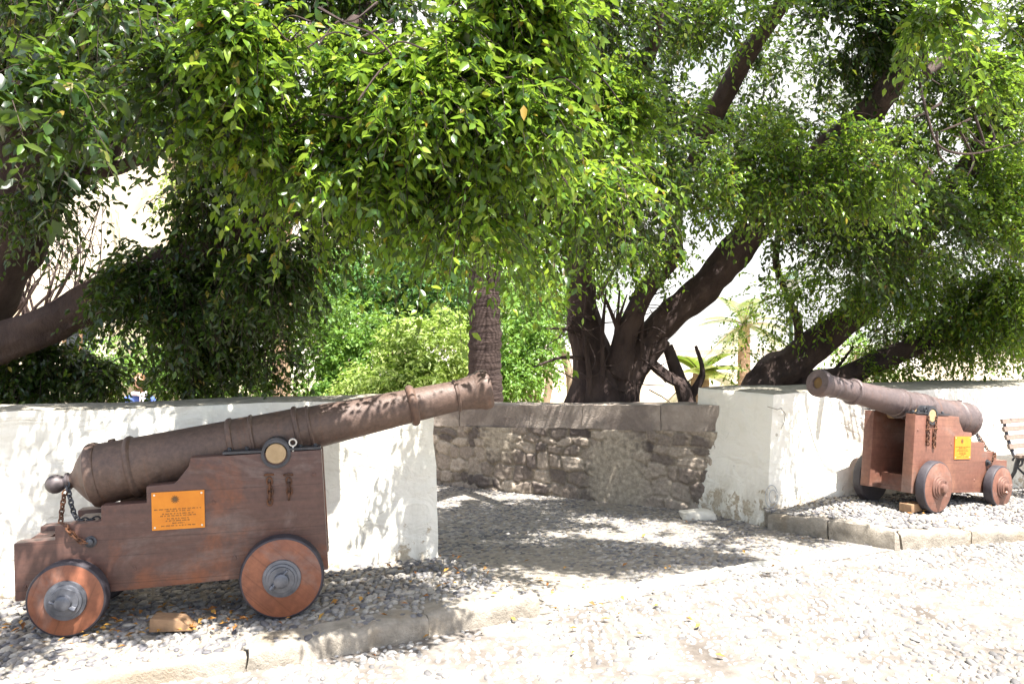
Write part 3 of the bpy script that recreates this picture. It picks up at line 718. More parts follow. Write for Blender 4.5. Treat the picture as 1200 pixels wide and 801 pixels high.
def cannon(loc, rot, side, wood, barrelm, hubm, label, elev=0.1826):
    root = empty('cannon', loc, label, 'cannon', 'old cannons on wooden carriages', rot)
    TX = 1.0235
    HW, T = 0.235, 0.09                                   # half width over the cheeks, thickness of a cheek
    out = [(-0.267, 0.175), (-0.267, 0.470), (-0.075, 0.476), (-0.075, 0.548), (0.145, 0.556), (0.145, 0.636), (0.366, 0.638), (0.366, 0.724),
           (0.504, 0.731), (0.524, 0.750), (0.550, 0.782), (0.578, 0.818), (0.583, 0.842), (0.587, 0.862), (1.262, 0.873), (1.286, 0.215)]
    for s in (-1, 1):
        a, b = sorted((s*HW, s*(HW-T)))
        ch = bm_obj('cheek', prism_bm(out, a, b, 0.007), wood, root, smooth=30)
        # iron cap square over the trunnion
        cb = bmesh.new(); y0, y1 = sorted((s*(HW+0.006), s*(HW-T-0.006)))
        box_bm(0.75, 0.960, y0, y1, 0.872, 0.884, cb, 0.003); box_bm(1.088, 1.258, y0, y1, 0.877, 0.889, cb, 0.003)
        n = 14; ins, ous = [], []
        for k in range(n+1):
            an = math.pi*(1-k/n); ins.append((TX+0.060*math.cos(an), 0.874+0.060*math.sin(an))); ous.append((TX+0.074*math.cos(an), 0.874+0.074*math.sin(an)))
        arc = prism_bm(ins+ous[::-1], y0, y1); me = bpy.data.meshes.new('t'); arc.to_mesh(me); arc.free(); cb.from_mesh(me); bpy.data.meshes.remove(me)
        ringb = lathe_bm([(s*HW, 0.061), (s*(HW+0.012), 0.061), (s*(HW+0.012), 0.077), (s*HW, 0.078)], 'Y', 32, cb, (TX, 0, 0.862), closed=False)
        cap = bm_obj('cap_square', cb, M['black_iron'], root, smooth=35)
        for xx in (0.78, 0.87, 1.15, 1.23):
            bb = lathe_bm([(0.884, 0.012), (0.897, 0.012), (0.902, 0.008), (0.903, 0)], 'Z', 8, None, (xx, s*(HW-T/2), 0), closed=False)
            bm_obj('bolt', bb, M['black_iron'], cap)
    # planks between the cheeks
    for nm, q in (('bed', (0.02, 0.62, 0.30, 0.36)), ('rear_transom', (-0.25, -0.16, 0.19, 0.45)), ('front_transom', (0.66, 0.78, 0.24, 0.60))):
        bm = box_bm(q[0], q[1], -(HW-T)+0.001, HW-T-0.001, q[2], q[3], None, 0.005)
        bm_obj(nm, bm, wood, root, smooth=30)
    bm = prism_bm([(-0.02, 0.362), (0.34, 0.362), (0.34, 0.50), (0.10, 0.54), (-0.02, 0.54)], -0.09, 0.09, 0.006)
    bm_obj('quoin', bm, wood, root, smooth=30)
    # axle beams
    ax_up = 0.055 if side > 0 else 0.0
    for x, r, z in ((0.0, 0.19, 0.19+ax_up), (1.047, 0.218, 0.216+ax_up)):
        bm = box_bm(x-0.065, x+0.065, -HW+0.003, HW-0.003, z-0.075, z+0.07, None, 0.008)
        ax = bm_obj('axle', bm, wood, root, smooth=30)
        for s in (-1, 1):
            wheel(root, x, s*(HW+0.012+0.0425), z, r, s, M['wheel'] if side < 0 else M['wood_red'], hubm)
    # ---- the barrel, turned about its axis
    cprof = [(-0.050, 0), (-0.046, 0.021), (-0.035, 0.037), (-0.018, 0.048), (0.0, 0.051), (0.018, 0.048), (0.034, 0.040), (0.046, 0.032), (0.056, 0.034), (0.060, 0.046), (0.072, 0.047), (0.076, 0.040), (0.1, 0.036)]
    prof = [(0.078, 0.030), (0.080, 0.039), (0.09, 0.043), (0.105, 0.062), (0.125, 0.092), (0.145, 0.118), (0.16, 0.136), (0.175, 0.150), (0.184, 0.160), (0.188, 0.171), (0.200, 0.176), (0.226, 0.177), (0.238, 0.172), (0.242, 0.166),
            (0.386, 0.160), (0.392, 0.167), (0.400, 0.171), (0.410, 0.171), (0.418, 0.166), (0.424, 0.158),
            (0.915, 0.141), (0.921, 0.148), (0.930, 0.152), (0.944, 0.151), (0.950, 0.143), (1.040, 0.138), (1.046, 0.144), (1.056, 0.144), (1.063, 0.134),
            (1.275, 0.126), (1.281, 0.134), (1.291, 0.137), (1.302, 0.135), (1.308, 0.124), (1.352, 0.121), (1.358, 0.125), (1.368, 0.125), (1.374, 0.117),
            (1.930, 0.092), (1.935, 0.104), (1.944, 0.109), (1.968, 0.108), (1.976, 0.102), (1.980, 0.090), (2.208, 0.083), (2.214, 0.090), (2.224, 0.091), (2.231, 0.084),
            (2.280, 0.088), (2.325, 0.097), (2.352, 0.106), (2.366, 0.114), (2.380, 0.117), (2.410, 0.115), (2.422, 0.108), (2.424, 0.100), (2.424, 0.050), (2.39, 0.046), (2.30, 0.044)]
    prof = [(q, r_*(1+0.08*min(1, max(0, (q-0.9)/0.9))*(1 if q < 2.33 else 0.4)) if r_ > 0.06 else r_) for q, r_ in prof]
    if side > 0: prof = [(q, r_*0.93) for q, r_ in prof]
    br = bm_obj('barrel', lathe_bm(prof, 'X', 56, closed=False), barrelm, root, smooth=28)
    th0, th = math.atan(0.1826), math.atan(elev)           # the gun turns about its trunnions
    piv = Vector((TX, 0, 0.864)); a0 = Vector((-0.140, 0, 0.724))-piv
    br.location = piv+Matrix.Rotation(-(th-th0), 3, 'Y') @ a0; br.rotation_euler = (0, -th, 0)
    bm_obj('muzzle_plug', lathe_bm([(2.303, 0.0455), (2.402, 0.0478), (2.404, 0)], 'X', 32, closed=False), M['bore'], br, smooth=40)
    bm_obj('cascabel', lathe_bm(cprof, 'X', 40, closed=False), M['cascabel'], br, smooth=35)
    # rust bloom on the muzzle ring is a separate worn band
    bm_obj('rusty_band', lathe_bm([(1.931, 0.110), (1.936, 0.1155), (1.944, 0.121), (1.957, 0.1215), (1.966, 0.119), (1.970, 0.112)], 'X', 56, closed=False), M['rust_band'], br, smooth=40) if side < 0 else None
    vp = lathe_bm([(0.0, 0.02), (0.012, 0.02), (0.015, 0.012), (0.015, 0)], 'Z', 16, None, (0.32, 0, 0.160), closed=False)
    bm_obj('vent_patch', vp, barrelm, br, smooth=40)
    # trunnions
    for s in (-1, 1):
        tb = lathe_bm([(s*0.09, 0.056), (s*(HW+0.004), 0.055), (s*(HW+0.009), 0.052), (s*(HW+0.009), 0)], 'Y', 32, None, (TX, 0, 0.864), closed=False)
        bm_obj('trunnion', tb, M['trun'], root, smooth=40)
    # plaque, chains, bolts on the side towards the street
    o = side
    plaque(root, 0.523, o*(HW+0.0005), 0.591, o, 0.262, 0.198)
    yb = o*(HW+0.014)
    bb = lathe_bm([(o*HW, 0.030), (o*(HW+0.006), 0.030), (o*(HW+0.008), 0.020), (o*(HW+0.026), 0.018), (o*(HW+0.03), 0.010), (o*(HW+0.03), 0)], 'Y', 16, None, (0.094, 0, 0.455), closed=False)
    bolt = bm_obj('eye_bolt', bb, M['black_iron'], root, smooth=40)
    nx, nz = -0.075, 0.735
    c1 = chain_bm([(nx, 0.05*o, nz-0.03), (nx-0.0, 0.10*o, nz-0.10), (nx+0.01, 0.17*o, nz-0.19), (-0.03, 0.22*o, 0.545), (0.0, yb+0.006*o, 0.52), (0.05, yb+0.004*o, 0.465), (0.09, yb+0.008*o, 0.455)])
    bm_obj('chain', c1, M['rust_iron'], root, smooth=60)
    c2 = chain_bm([(nx, 0.03*o, nz+0.01), (nx+0.03, 0.08*o, nz-0.08), (0.0, 0.14*o, nz-0.17), (0.06, 0.17*o, 0.556), (0.12, 0.16*o, 0.558)])
    bm_obj('chain', c2, M['black_iron'], root, smooth=60)
    for xx, zt, zb in ((0.985, 0.745, 0.60), (1.085, 0.74, 0.61)):
        hk = chain_bm([(xx, yb, zt), (xx+0.006, yb, (zt+zb)/2), (xx+0.002, yb, zb)], 0.027, 0.021, 0.014, 0.005)
        tube_bm([(xx-0.022, o*(HW+0.004), zt+0.006), (xx-0.012, yb+0.012*o, zt+0.012), (xx+0.012, yb+0.012*o, zt+0.012), (xx+0.022, o*(HW+0.004), zt+0.006)], 0.006, 8, hk)
        bm_obj('hanging_chain', hk, M['rust_iron'], root, smooth=60)
    # eye of the cap square key
    kb = bmesh.new()
    torus_link(kb, (1.112, o*(HW-0.006), 0.918), 0.019, 0.019, 0.006, Matrix.Rotation(R(90), 3, 'X'))
    tube_bm([(1.112, o*(HW-0.006), 0.899), (1.112, o*(HW-0.004), 0.870)], 0.006, 8, kb)
    bm_obj('key_ring', kb, M['bright_iron'] if side < 0 else M['black_iron'], root, smooth=60)
    if side > 0:      # thin chains hang from the cap square here
        for xx in (0.975, 1.095):
            ck = chain_bm([(xx, yb, 0.87), (xx+0.003, yb, 0.80), (xx, yb, 0.735)], 0.024, 0.016, 0.010, 0.004)
            bm_obj('strap_chain', ck, M['rust_iron'], root, smooth=60)
    for xx, zz in ((-0.22, 0.25), (0.30, 0.30), (0.80, 0.32), (1.2, 0.34), (0.70, 0.62), (1.22, 0.74)):
        nb = lathe_bm([(o*HW, 0.011), (o*(HW+0.004), 0.009), (o*(HW+0.005), 0)], 'Y', 10, None, (xx, 0, zz), closed=False)
        bm_obj('stud', nb, wood, root, smooth=50)
    return root

cannon((-2.306, 4.44, 0.090), (0, -0.020, R(12)), -1, M['wood'], M['barrel'], M['steel'], 'large near cannon pointing right, dull brown carriage, in front of the left wall')
m_ = R(213)
mx, my = math.cos(m_), math.sin(m_)
cannon((3.53-1.047*mx+0.29*my*1.0, 6.88-1.047*my-0.29*mx*1.0, 0.0), (0, -0.070, m_), 1, M['wood_red'], M['barrel_grey'], M['hub_brown'], 'smaller looking far cannon pointing left on reddish carriage beside the bench', 0.12)

# wedge under the near cannon, block at the far cannon wheel
wb = prism_bm([(-0.10, 0), (0.115, 0), (0.05, 0.055), (-0.095, 0.068)], -0.055, 0.055, 0.003)
wx, wy = -1.74, 4.2
tag(bm_obj('wooden_wedge', wb, M['raw_wood'], loc=(wx, wy, float(PL(wx, wy))+0.012), rot=(0, 0, R(6)), smooth=30), 'pale wooden wedge lying on the pebbles under the near cannon', 'wedge')
wb = prism_bm([(-0.10, 0), (0.10, 0), (0.10, 0.062), (-0.10, 0.07)], -0.055, 0.055, 0.005)
wx, wy = 3.43, 6.84
tag(bm_obj('wooden_block', wb, M['raw_wood'], loc=(3.36, 6.88, float(PR(wx, wy))+0.012), rot=(0, 0, R(33)), smooth=30), 'small wooden block chocked in front of the far cannon wheel', 'block')

# ------------------------------------------------------------------ bench
def bench():
    d = Vector((wd[0], wd[1], 0)); f = Vector((wn[0], wn[1], 0))      # along the wall, towards the street
    p = Vector((RW0[0], RW0[1], 0))+d*2.92+f*0.13; p.z = float(PR(p.x, p.y))+0.005
    root = empty('bench', p, 'slatted park bench with black iron end against the white wall', 'bench', None, (0, 0, math.atan2(wd[1], wd[0])))
    # local: x along the wall, -y towards the street, z up
    root.scale = (1, 1, 0.89)
    side = [(-0.02, 0.80), (-0.035, 0.70), (-0.06, 0.60), (-0.09, 0.50), (-0.13, 0.42), (-0.20, 0.39), (-0.32, 0.40), (-0.44, 0.42), (-0.50, 0.40)]
    L = 1.7
    for x in (0.0, L-0.12):
        bm = bmesh.new()
        tube_bm([(x, y, z) for y, z in side], [0.016, .017, .018, .02, .022, .022, .02, .018, .016], 8, bm)
        tube_bm([(x, -0.17, 0.39), (x, -0.15, 0.33), (x, -0.13, 0.24), (x, -0.09, 0.16), (x, -0.03, 0.09), (x, 0.02, 0.03), (x, 0.035, 0.0)], [.024, .022, .018, .017, .017, .018, .024], 8, bm)
        tube_bm([(x, -0.44, 0.41), (x, -0.42, 0.32), (x, -0.40, 0.22), (x, -0.43, 0.12), (x, -0.49, 0.05), (x, -0.52, 0.0)], [.022, .02, .017, .017, .018, .024], 8, bm)
        tube_bm([(x, -0.15, 0.30), (x, -0.24, 0.22), (x, -0.34, 0.22), (x, -0.41, 0.30)], 0.012, 8, bm)
        q = [(-0.16+0.05*math.cos(a), 0.36+0.05*math.sin(a)) for a in np.linspace(0, 5, 12)]
        tube_bm([(x, y, z) for y, z in q], 0.011, 8, bm)
        bm_obj('iron_frame', bm, M['black_iron'], root, smooth=60)
    def slat(y, z, a):
        bm = box_bm(-0.07, L-0.05, -0.014, 0.014, -0.027, 0.027, None, 0.006)
        bm_obj('slat', bm, M['bench_wood'], root, loc=(0, y, z), rot=(a, 0, 0), smooth=35)
    for y, z in ((-0.045, 0.79), (-0.062, 0.705), (-0.085, 0.615), (-0.115, 0.52)): slat(y, z, R(-14))
    for y, z in ((-0.20, 0.425), (-0.28, 0.432), (-0.36, 0.442), (-0.44, 0.452)): slat(y, z, R(88))
bench()

# ------------------------------------------------------------------ leaves
def unit(v): return v/np.maximum(np.linalg.norm(v, axis=-1, keepdims=True), 1e-9)
def sprays(A, D, L, K, size, droop=0.5, lod=0, spread=0.9):
    """leafy twigs: A anchors (n,3), D directions, L lengths, K leaves each -> V, faces; each leaf is its own small blade"""
    n = len(A); t = (np.arange(K)+0.4)/K; t = t[None, :]+rng.uniform(-.04, .04, (n, K))
    up = np.array((0, 0, 1.0))
    dr = (droop*rng.uniform(0.4, 1.5, n))[:, None]
    Tn = unit(D[:, None, :]-2*dr[..., None]*t[..., None]*up)
    P = A[:, None, :]+D[:, None, :]*(L[:, None]*t)[..., None]-up*(dr*L[:, None]*t*t)[..., None]
    S = np.cross(Tn, up); S = unit(S+1e-4)
    sg = np.where(np.arange(K) % 2 == 0, 1.0, -1.0)[None, :, None]
    Dl = unit(0.55*Tn+spread*S*sg*rng.uniform(0.4, 1.1, (n, K, 1))-0.22*up+rng.normal(0, 0.38, (n, K, 3)))
    Nl = up+0.55*rng.normal(0, 1, (n, K, 3))+0.35*S*sg
    Nl = unit(Nl-Dl*np.sum(Nl*Dl, -1, keepdims=True)); W = np.cross(Dl, Nl)
    l = (size*rng.uniform(0.6, 1.25, (n, K)))[..., None]; w = l*rng.uniform(0.38, 0.52, (n, K, 1))*0.5
    N = n*K
    if lod == 0:
        m1 = P+Dl*l*0.36-Nl*l*0.02; m2 = P+Dl*l*0.70-Nl*l*0.06; tp = P+Dl*l-Nl*l*rng.uniform(0.05, 0.25, (n, K, 1))
        f = rng.uniform(0.15, 0.5, (n, K, 1))
        vs = [P, m1, m2, tp, m1+W*w+Nl*w*f, m2+W*w*0.72+Nl*w*f*0.6, m1-W*w+Nl*w*f, m2-W*w*0.72+Nl*w*f*0.6]
        V = np.stack(vs, 2).reshape(-1, 3); o = (np.arange(N)*8)[:, None, None]
        f3 = (np.array([(0, 4, 1), (0, 1, 6), (5, 3, 2), (2, 3, 7)])[None]+o).reshape(-1, 3)
        f4 = (np.array([(4, 5, 2, 1), (1, 2, 7, 6)])[None]+o).reshape(-1, 4)
        return V, f3, f4
    mid = P+Dl*l*0.45; tp = P+Dl*l-Nl*l*0.12
    V = np.stack([P, mid+W*w*1.1+Nl*w*0.3, tp, mid-W*w*1.1+Nl*w*0.3], 2).reshape(-1, 3); o = (np.arange(N)*4)[:, None, None]
    f3 = (np.array([(0, 1, 2), (0, 2, 3)])[None]+o).reshape(-1, 3)
    return V, f3, None
def twig_mesh(A, D, L, droop, r=0.004):
    """thin triangular stems"""
    n = len(A); ts = np.linspace(0, 1, 5); up = np.array((0, 0, 1.0)); rings = []
    S = unit(np.cross(D, up)+1e-4); Q = np.cross(S, D)
    for t in ts:
        c = A+D*(L*t)[:, None]-up*(droop*L*t*t)[:, None]; rr_ = r*(1-0.8*t)
        rings.append(np.stack([c+S*rr_, c-S*rr_*0.5+Q*rr_*0.87, c-S*rr_*0.5-Q*rr_*0.87], 1))
    V = np.stack(rings, 1).reshape(-1, 3); o = (np.arange(n)*15)[:, None, None]; f = []
    for i in range(4):
        for k in range(3): f.append((i*3+k, i*3+(k+1) % 3, i*3+3+(k+1) % 3, i*3+3+k))
    return V, (np.array(f)[None]+o).reshape(-1, 4)
def blob_anchors(blobs, thr=-0.12, freq=1.1, sd=0.0):
    A, D, S = [], [], []
    for b in blobs:
        px, py, Y, rx, ry, rY, n = b[:7]
        c = np.array(at(px, py, Y)); r = np.array((rx*Y/F, rY, ry*Y/F)); got = 0; tries = 0
        while got < n and tries < n*8:
            tries += 1
            q = rng.normal(0, 1, 3); q = q/np.linalg.norm(q)
            q = q*(rng.random()**0.45)*(1.0+0.55*noise.noise(Vector(q*1.7)+Vector(c)*3.1))
            p = c+q*r
            if noise.noise(Vector((p[0]*freq+sd, p[1]*freq, p[2]*freq*1.15))) < thr: continue
            if noise.noise(Vector((p[0]*freq*.42+sd, p[1]*freq*.42+9, p[2]*freq*.5))) < thr-0.16: continue
            if p[2] < 0.05: continue
            if 5.4 < p[1] < 7.2 and abs(p[0]+2.85) < 0.24 and abs(p[2]-1.24) < 0.34: continue      # a hole in the hanging foliage
            A.append(p); got += 1
            d = q*np.array((1, 1, 0.5))+rng.normal(0, 0.45, 3)+np.array((0, -0.35, -0.15)); D.append(d)
    return np.array(A), unit(np.array(D))
def crown(name, parent, groups, mat, twig=True):
    """groups: list of (blobs, leaf size, K, twig length, droop, lod, thr, freq)"""
    Vs, F3, F4, off = [], [], [], 0; TV, TF, toff = [], [], 0
    for gi, (blobs, size, K, tl, droop, lod, thr, freq) in enumerate(groups):
        A, D = blob_anchors(blobs, thr, freq, gi*7.3)
        L = tl*rng.uniform(0.6, 1.35, len(A))
        V, f3, f4 = sprays(A, D, L, K, size, droop, lod)
        Vs.append(V); F3.append(f3+off)
        if f4 is not None: F4.append(f4+off)
        off += len(V)
        if twig:
            v, f = twig_mesh(A, D, L, droop, 0.0035 if lod == 0 else 0.005); TV.append(v); TF.append(f+toff); toff += len(v)
    inv = Matrix.Translation(-Vector(parent.location))
    o = link(name, np_mesh(name, np.concatenate(Vs), [np.concatenate(F3)]+([np.concatenate(F4)] if F4 else [])), mat, parent); o.matrix_parent_inverse = inv
    if twig:
        o2 = link('twigs', np_mesh('twigs', np.concatenate(TV), [np.concatenate(TF)]), M['bark'], parent); o2.matrix_parent_inverse = inv
    return o
def part(name, bm, mat, root, smooth=60):
    o = bm_obj(name, bm, mat, root, smooth=smooth); o.matrix_parent_inverse = Matrix.Translation(-Vector(root.location)); return o
def pt(px, py, Y, r):
    p = at(px, py, Y); return (p.x, p.y, p.z, r)

# ---- fig tree at the left
tA = empty('fig_tree', (-4.7, 6.4, -0.05), 'shaded fig tree on the left with thick limbs reaching over the white wall', 'tree', 'old fig trees behind the walls')
bm = bmesh.new()
limb(bm, [(-4.9, 6.5, -0.3, 0.42), (-4.6, 6.4, 0.6, 0.36), pt(-60, 400, 6.2, 0.30), pt(5, 290, 6.1, 0.26), pt(28, 200, 6.0, 0.24), pt(48, 90, 5.9, 0.20), pt(85, -60, 5.6, 0.16), pt(150, -250, 5.2, 0.10)], 16, 7)
limb(bm, [pt(-90, 450, 6.2, 0.24), pt(-10, 408, 6.0, 0.15), pt(70, 374, 5.95, 0.13), pt(150, 330, 5.9, 0.115), pt(235, 285, 5.8, 0.10), pt(310, 258, 5.6, 0.085), pt(400, 215, 5.1, 0.07), pt(480, 190, 4.6, 0.04)], 14, 7)
limb(bm, [pt(-30, 330, 6.2, 0.18), pt(30, 268, 6.25, 0.13), pt(75, 215, 6.3, 0.115), pt(118, 186, 6.3, 0.10), pt(140, 150, 6.3, 0.09), pt(165, 105, 6.3, 0.10), pt(210, 20, 6.1, 0.08), pt(260, -90, 5.8, 0.05)], 14, 7)
limb(bm, [pt(105, 205, 6.3, 0.06), pt(140, 196, 6.25, 0.05), pt(190, 172, 6.15, 0.042), pt(240, 150, 6.0, 0.034), pt(300, 120, 5.8, 0.02)], 10, 6)
limb(bm, [pt(150, 322, 5.9, 0.08), pt(200, 350, 6.0, 0.05), pt(260, 365, 6.1, 0.03), pt(320, 400, 6.2, 0.014)], 8, 6)
limb(bm, [pt(48, 90, 5.9, 0.1), pt(160, 30, 5.0, 0.08), pt(300, 40, 4.3, 0.05), pt(400, 90, 3.9, 0.025)], 10, 6)
limb(bm, [pt(20, 150, 6.0, 0.09), pt(0, 120, 5.0, 0.05), pt(30, 90, 3.8, 0.022), pt(70, 110, 3.2, 0.008)], 8, 6)
part('trunk', bm, M['bark'], tA)
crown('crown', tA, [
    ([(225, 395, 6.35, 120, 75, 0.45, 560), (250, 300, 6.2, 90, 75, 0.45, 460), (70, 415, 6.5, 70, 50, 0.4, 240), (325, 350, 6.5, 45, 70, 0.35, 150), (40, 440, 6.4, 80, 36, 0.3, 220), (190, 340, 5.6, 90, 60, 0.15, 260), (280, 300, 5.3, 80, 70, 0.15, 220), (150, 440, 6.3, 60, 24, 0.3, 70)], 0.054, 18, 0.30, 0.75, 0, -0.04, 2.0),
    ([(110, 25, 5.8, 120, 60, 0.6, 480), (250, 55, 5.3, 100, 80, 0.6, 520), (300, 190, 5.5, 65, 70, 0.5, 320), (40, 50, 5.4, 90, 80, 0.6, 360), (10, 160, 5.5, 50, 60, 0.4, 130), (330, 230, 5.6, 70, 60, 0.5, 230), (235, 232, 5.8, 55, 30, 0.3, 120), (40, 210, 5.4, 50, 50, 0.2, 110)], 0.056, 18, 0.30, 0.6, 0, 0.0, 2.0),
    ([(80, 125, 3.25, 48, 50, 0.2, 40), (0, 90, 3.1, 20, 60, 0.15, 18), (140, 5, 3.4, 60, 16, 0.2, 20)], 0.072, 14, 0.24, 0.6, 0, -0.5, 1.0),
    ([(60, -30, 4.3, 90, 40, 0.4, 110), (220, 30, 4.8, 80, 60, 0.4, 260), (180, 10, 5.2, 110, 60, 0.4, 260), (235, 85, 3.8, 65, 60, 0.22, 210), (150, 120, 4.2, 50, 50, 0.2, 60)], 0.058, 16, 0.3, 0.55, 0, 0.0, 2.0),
    ([(100, -150, 5.4, 230, 120, 0.9, 520), (200, -300, 4.7, 260, 90, 0.5, 1000)], 0.085, 13, 0.38, 0.5, 0, -0.15, 1.1),  # foliage above the view, added to shade the leaves below
], M['leaf_shaded'])

# ---- fig tree in the middle, its crown hanging out over the near cannon
tB = empty('fig_tree', (0.95, 9.6, -0.15), 'many-stemmed fig tree behind the stone wall, crown hanging over the path', 'tree', 'old fig trees behind the walls')
bm = bmesh.new()
limb(bm, [(0.98, 9.6, -0.6, 0.42), pt(700, 470, 9.6, 0.36), pt(692, 420, 9.6, 0.24), pt(682, 370, 9.6, 0.19), pt(678, 310, 9.5, 0.18), pt(672, 240, 9.2, 0.17), pt(660, 120, 8.2, 0.14), pt(640, 20, 6.8, 0.10), pt(620, -60, 5.4, 0.07)], 16, 7)
limb(bm, [pt(715, 490, 9.55, 0.33), pt(733, 434, 9.5, 0.23), pt(772, 385, 9.4, 0.175), pt(815, 345, 9.3, 0.165), pt(862, 295, 9.1, 0.18), pt(905, 240, 8.8, 0.16), pt(960, 190, 8.3, 0.16), pt(1030, 120, 7.5, 0.12), pt(1090, 30, 6.8, 0.08), pt(1150, -90, 6.0, 0.05)], 16, 7)
limb(bm, [pt(725, 440, 9.4, 0.16), pt(738, 380, 9.3, 0.12), pt(760, 335, 9.2, 0.10), pt(790, 300, 9.0, 0.09), pt(790, 262, 8.8, 0.08), pt(800, 220, 8.6, 0.07), pt(860, 90, 7.8, 0.09), pt(905, 20, 7.2, 0.07), pt(960, -60, 6.5, 0.05)], 12, 7)
limb(bm, [pt(725, 455, 9.4, 0.12), pt(745, 440, 9.35, 0.085), pt(764, 418, 9.3, 0.075), pt(780, 398, 9.3, 0.07)], 10, 6)
limb(bm, [pt(762, 424, 9.3, 0.055), pt(785, 442, 9.3, 0.06), pt(800, 452, 9.3, 0.065), pt(806, 480, 9.3, 0.09)], 10, 6)
limb(bm, [pt(782, 405, 9.5, 0.06), pt(793, 435, 9.5, 0.075), pt(803, 462, 9.5, 0.10), pt(808, 500, 9.5, 0.12)], 10, 6)
limb(bm, [pt(806, 468, 9.4, 0.06), pt(820, 446, 9.35, 0.045), pt(823, 430, 9.3, 0.03), pt(815, 405, 9.3, 0.018)], 8, 6)
limb(bm, [pt(672, 240, 9.2, 0.12), pt(600, 170, 7.2, 0.09), pt(510, 120, 5.5, 0.06), pt(450, 120, 4.4, 0.035), pt(430, 150, 3.7, 0.012)], 10, 6)
limb(bm, [pt(660, 120, 8.2, 0.1), pt(740, 90, 6.9, 0.07), pt(770, 30, 6.3, 0.05), pt(760, -60, 5.8, 0.03)], 10, 6)
limb(bm, [pt(700, 60, 7.2, 0.10), pt(712, 20, 6.8, 0.09), pt(722, -80, 6.2, 0.06)], 10, 6)
limb(bm, [pt(905, 240, 8.8, 0.10), pt(960, 230, 7.9, 0.07), pt(1020, 250, 7.2, 0.045), pt(1090, 200, 6.6, 0.03)], 10, 6)
limb(bm, [pt(640, 20, 6.8, 0.07), pt(480, -10, 5.2, 0.05), pt(400, 40, 4.1, 0.03), pt(360, 80, 3.8, 0.012)], 10, 6)
for a in ((690, 400, 640, 385), (690, 420, 625, 430), (700, 350, 735, 300), (735, 420, 700, 330), (680, 380, 655, 395), (720, 400, 735, 345)):
    limb(bm, [pt(a[0], a[1], 9.4, 0.03), pt((a[0]+a[2])/2, (a[1]+a[3])/2-6, 9.2, 0.02), pt(a[2], a[3], 9.0, 0.008)], 6, 5)
for k in range(46):                    # tangle of dead twigs and hanging roots round the stems
    x0, y0 = random.uniform(672, 800), random.uniform(330, 462); a_ = random.uniform(-1, 1)
    dx, dy = random.uniform(-38, 38), random.uniform(-30, 34)
    limb(bm, [pt(x0, y0, 9.25, 0.008), pt(x0+dx*.5+random.uniform(-8, 8), y0+dy*.5+random.uniform(-8, 8), 9.1, 0.006), pt(x0+dx, y0+dy, 9.05, 0.003)], 4, 4)
for x0, x1 in ((700, 706), (712, 722), (724, 740), (690, 684), (738, 752)):
    limb(bm, [pt(x0, 480, 9.3, 0.06), pt((x0+x1)/2+3, 440, 9.3, 0.035), pt(x1, 390, 9.3, 0.025), pt(x1+4, 340, 9.25, 0.012)], 8, 5)
for k in range(16):                    # fine bare shoots between the leaves
    x0, y0, yy = random.uniform(290, 760), random.uniform(0, 180), random.uniform(3.3, 4.0)
    a_ = random.uniform(-0.9, 0.9)+(math.pi if random.random() < .35 else 0); l = random.uniform(40, 90)
    limb(bm, [pt(x0-l*.6*math.cos(a_), y0-20, yy+.5, 0.008), pt(x0, y0, yy+.2, 0.005), pt(x0+l*.5*math.cos(a_), y0+l*.5*math.sin(a_)-8, yy+.05, 0.0035), pt(x0+l*math.cos(a_), y0+l*math.sin(a_)+8, yy-.05, 0.0015)], 5, 5)
part('trunk', bm, M['bark'], tB)
crown('crown', tB, [
    ([(440, 95, 3.65, 140, 80, 0.32, 640), (570, 140, 3.75, 100, 80, 0.26, 500), (640, 190, 5.5, 85, 60, 0.3, 380), (650, 90, 5.3, 80, 70, 0.3, 330), (380, 165, 3.7, 110, 55, 0.28, 360), (715, 150, 5.2, 95, 60, 0.3, 360), (350, 60, 3.6, 90, 75, 0.3, 460), (510, 10, 3.7, 150, 50, 0.3, 400), (500, 190, 3.8, 75, 45, 0.22, 150), (325, 120, 3.9, 50, 60, 0.28, 170)], 0.056, 16, 0.25, 0.5, 0, 0.07, 2.4),
    ([(560, 230, 3.9, 40, 40, 0.2, 66), (635, 250, 5.4, 50, 40, 0.2, 90), (600, 280, 5.4, 40, 40, 0.2, 60), (565, 300, 5.0, 42, 36, 0.2, 80), (430, 205, 3.9, 70, 36, 0.25, 80), (540, 240, 3.9, 45, 36, 0.2, 40), (700, 220, 4.6, 50, 36, 0.3, 66), (350, 200, 4.2, 45, 40, 0.3, 76)], 0.056, 17, 0.32, 0.8, 0, -0.15, 2.4),
    ([(930, 160, 6.4, 115, 75, 0.6, 560), (1040, 110, 5.7, 105, 85, 0.45, 600), (1150, 220, 8.0, 90, 100, 0.5, 640), (1160, 60, 7.5, 95, 75, 0.6, 560), (880, 195, 7.6, 55, 45, 0.5, 190), (810, 205, 7.2, 60, 50, 0.5, 190), (750, 285, 8.6, 80, 30, 0.4, 110), (860, 30, 6.8, 70, 30, 0.4, 120)], 0.055, 15, 0.30, 0.5, 0, 0.03, 2.0),
    ([(990, -110, 4.8, 200, 60, 0.45, 640), (1090, -10, 4.9, 90, 45, 0.35, 220), (880, -60, 5.1, 90, 50, 0.3, 200), (1090, -105, 4.5, 110, 50, 0.35, 320)], 0.070, 13, 0.34, 0.5, 0, 0.16, 2.5),  # foliage mostly out of view overhead, added to shade the path
], M['leaf'])
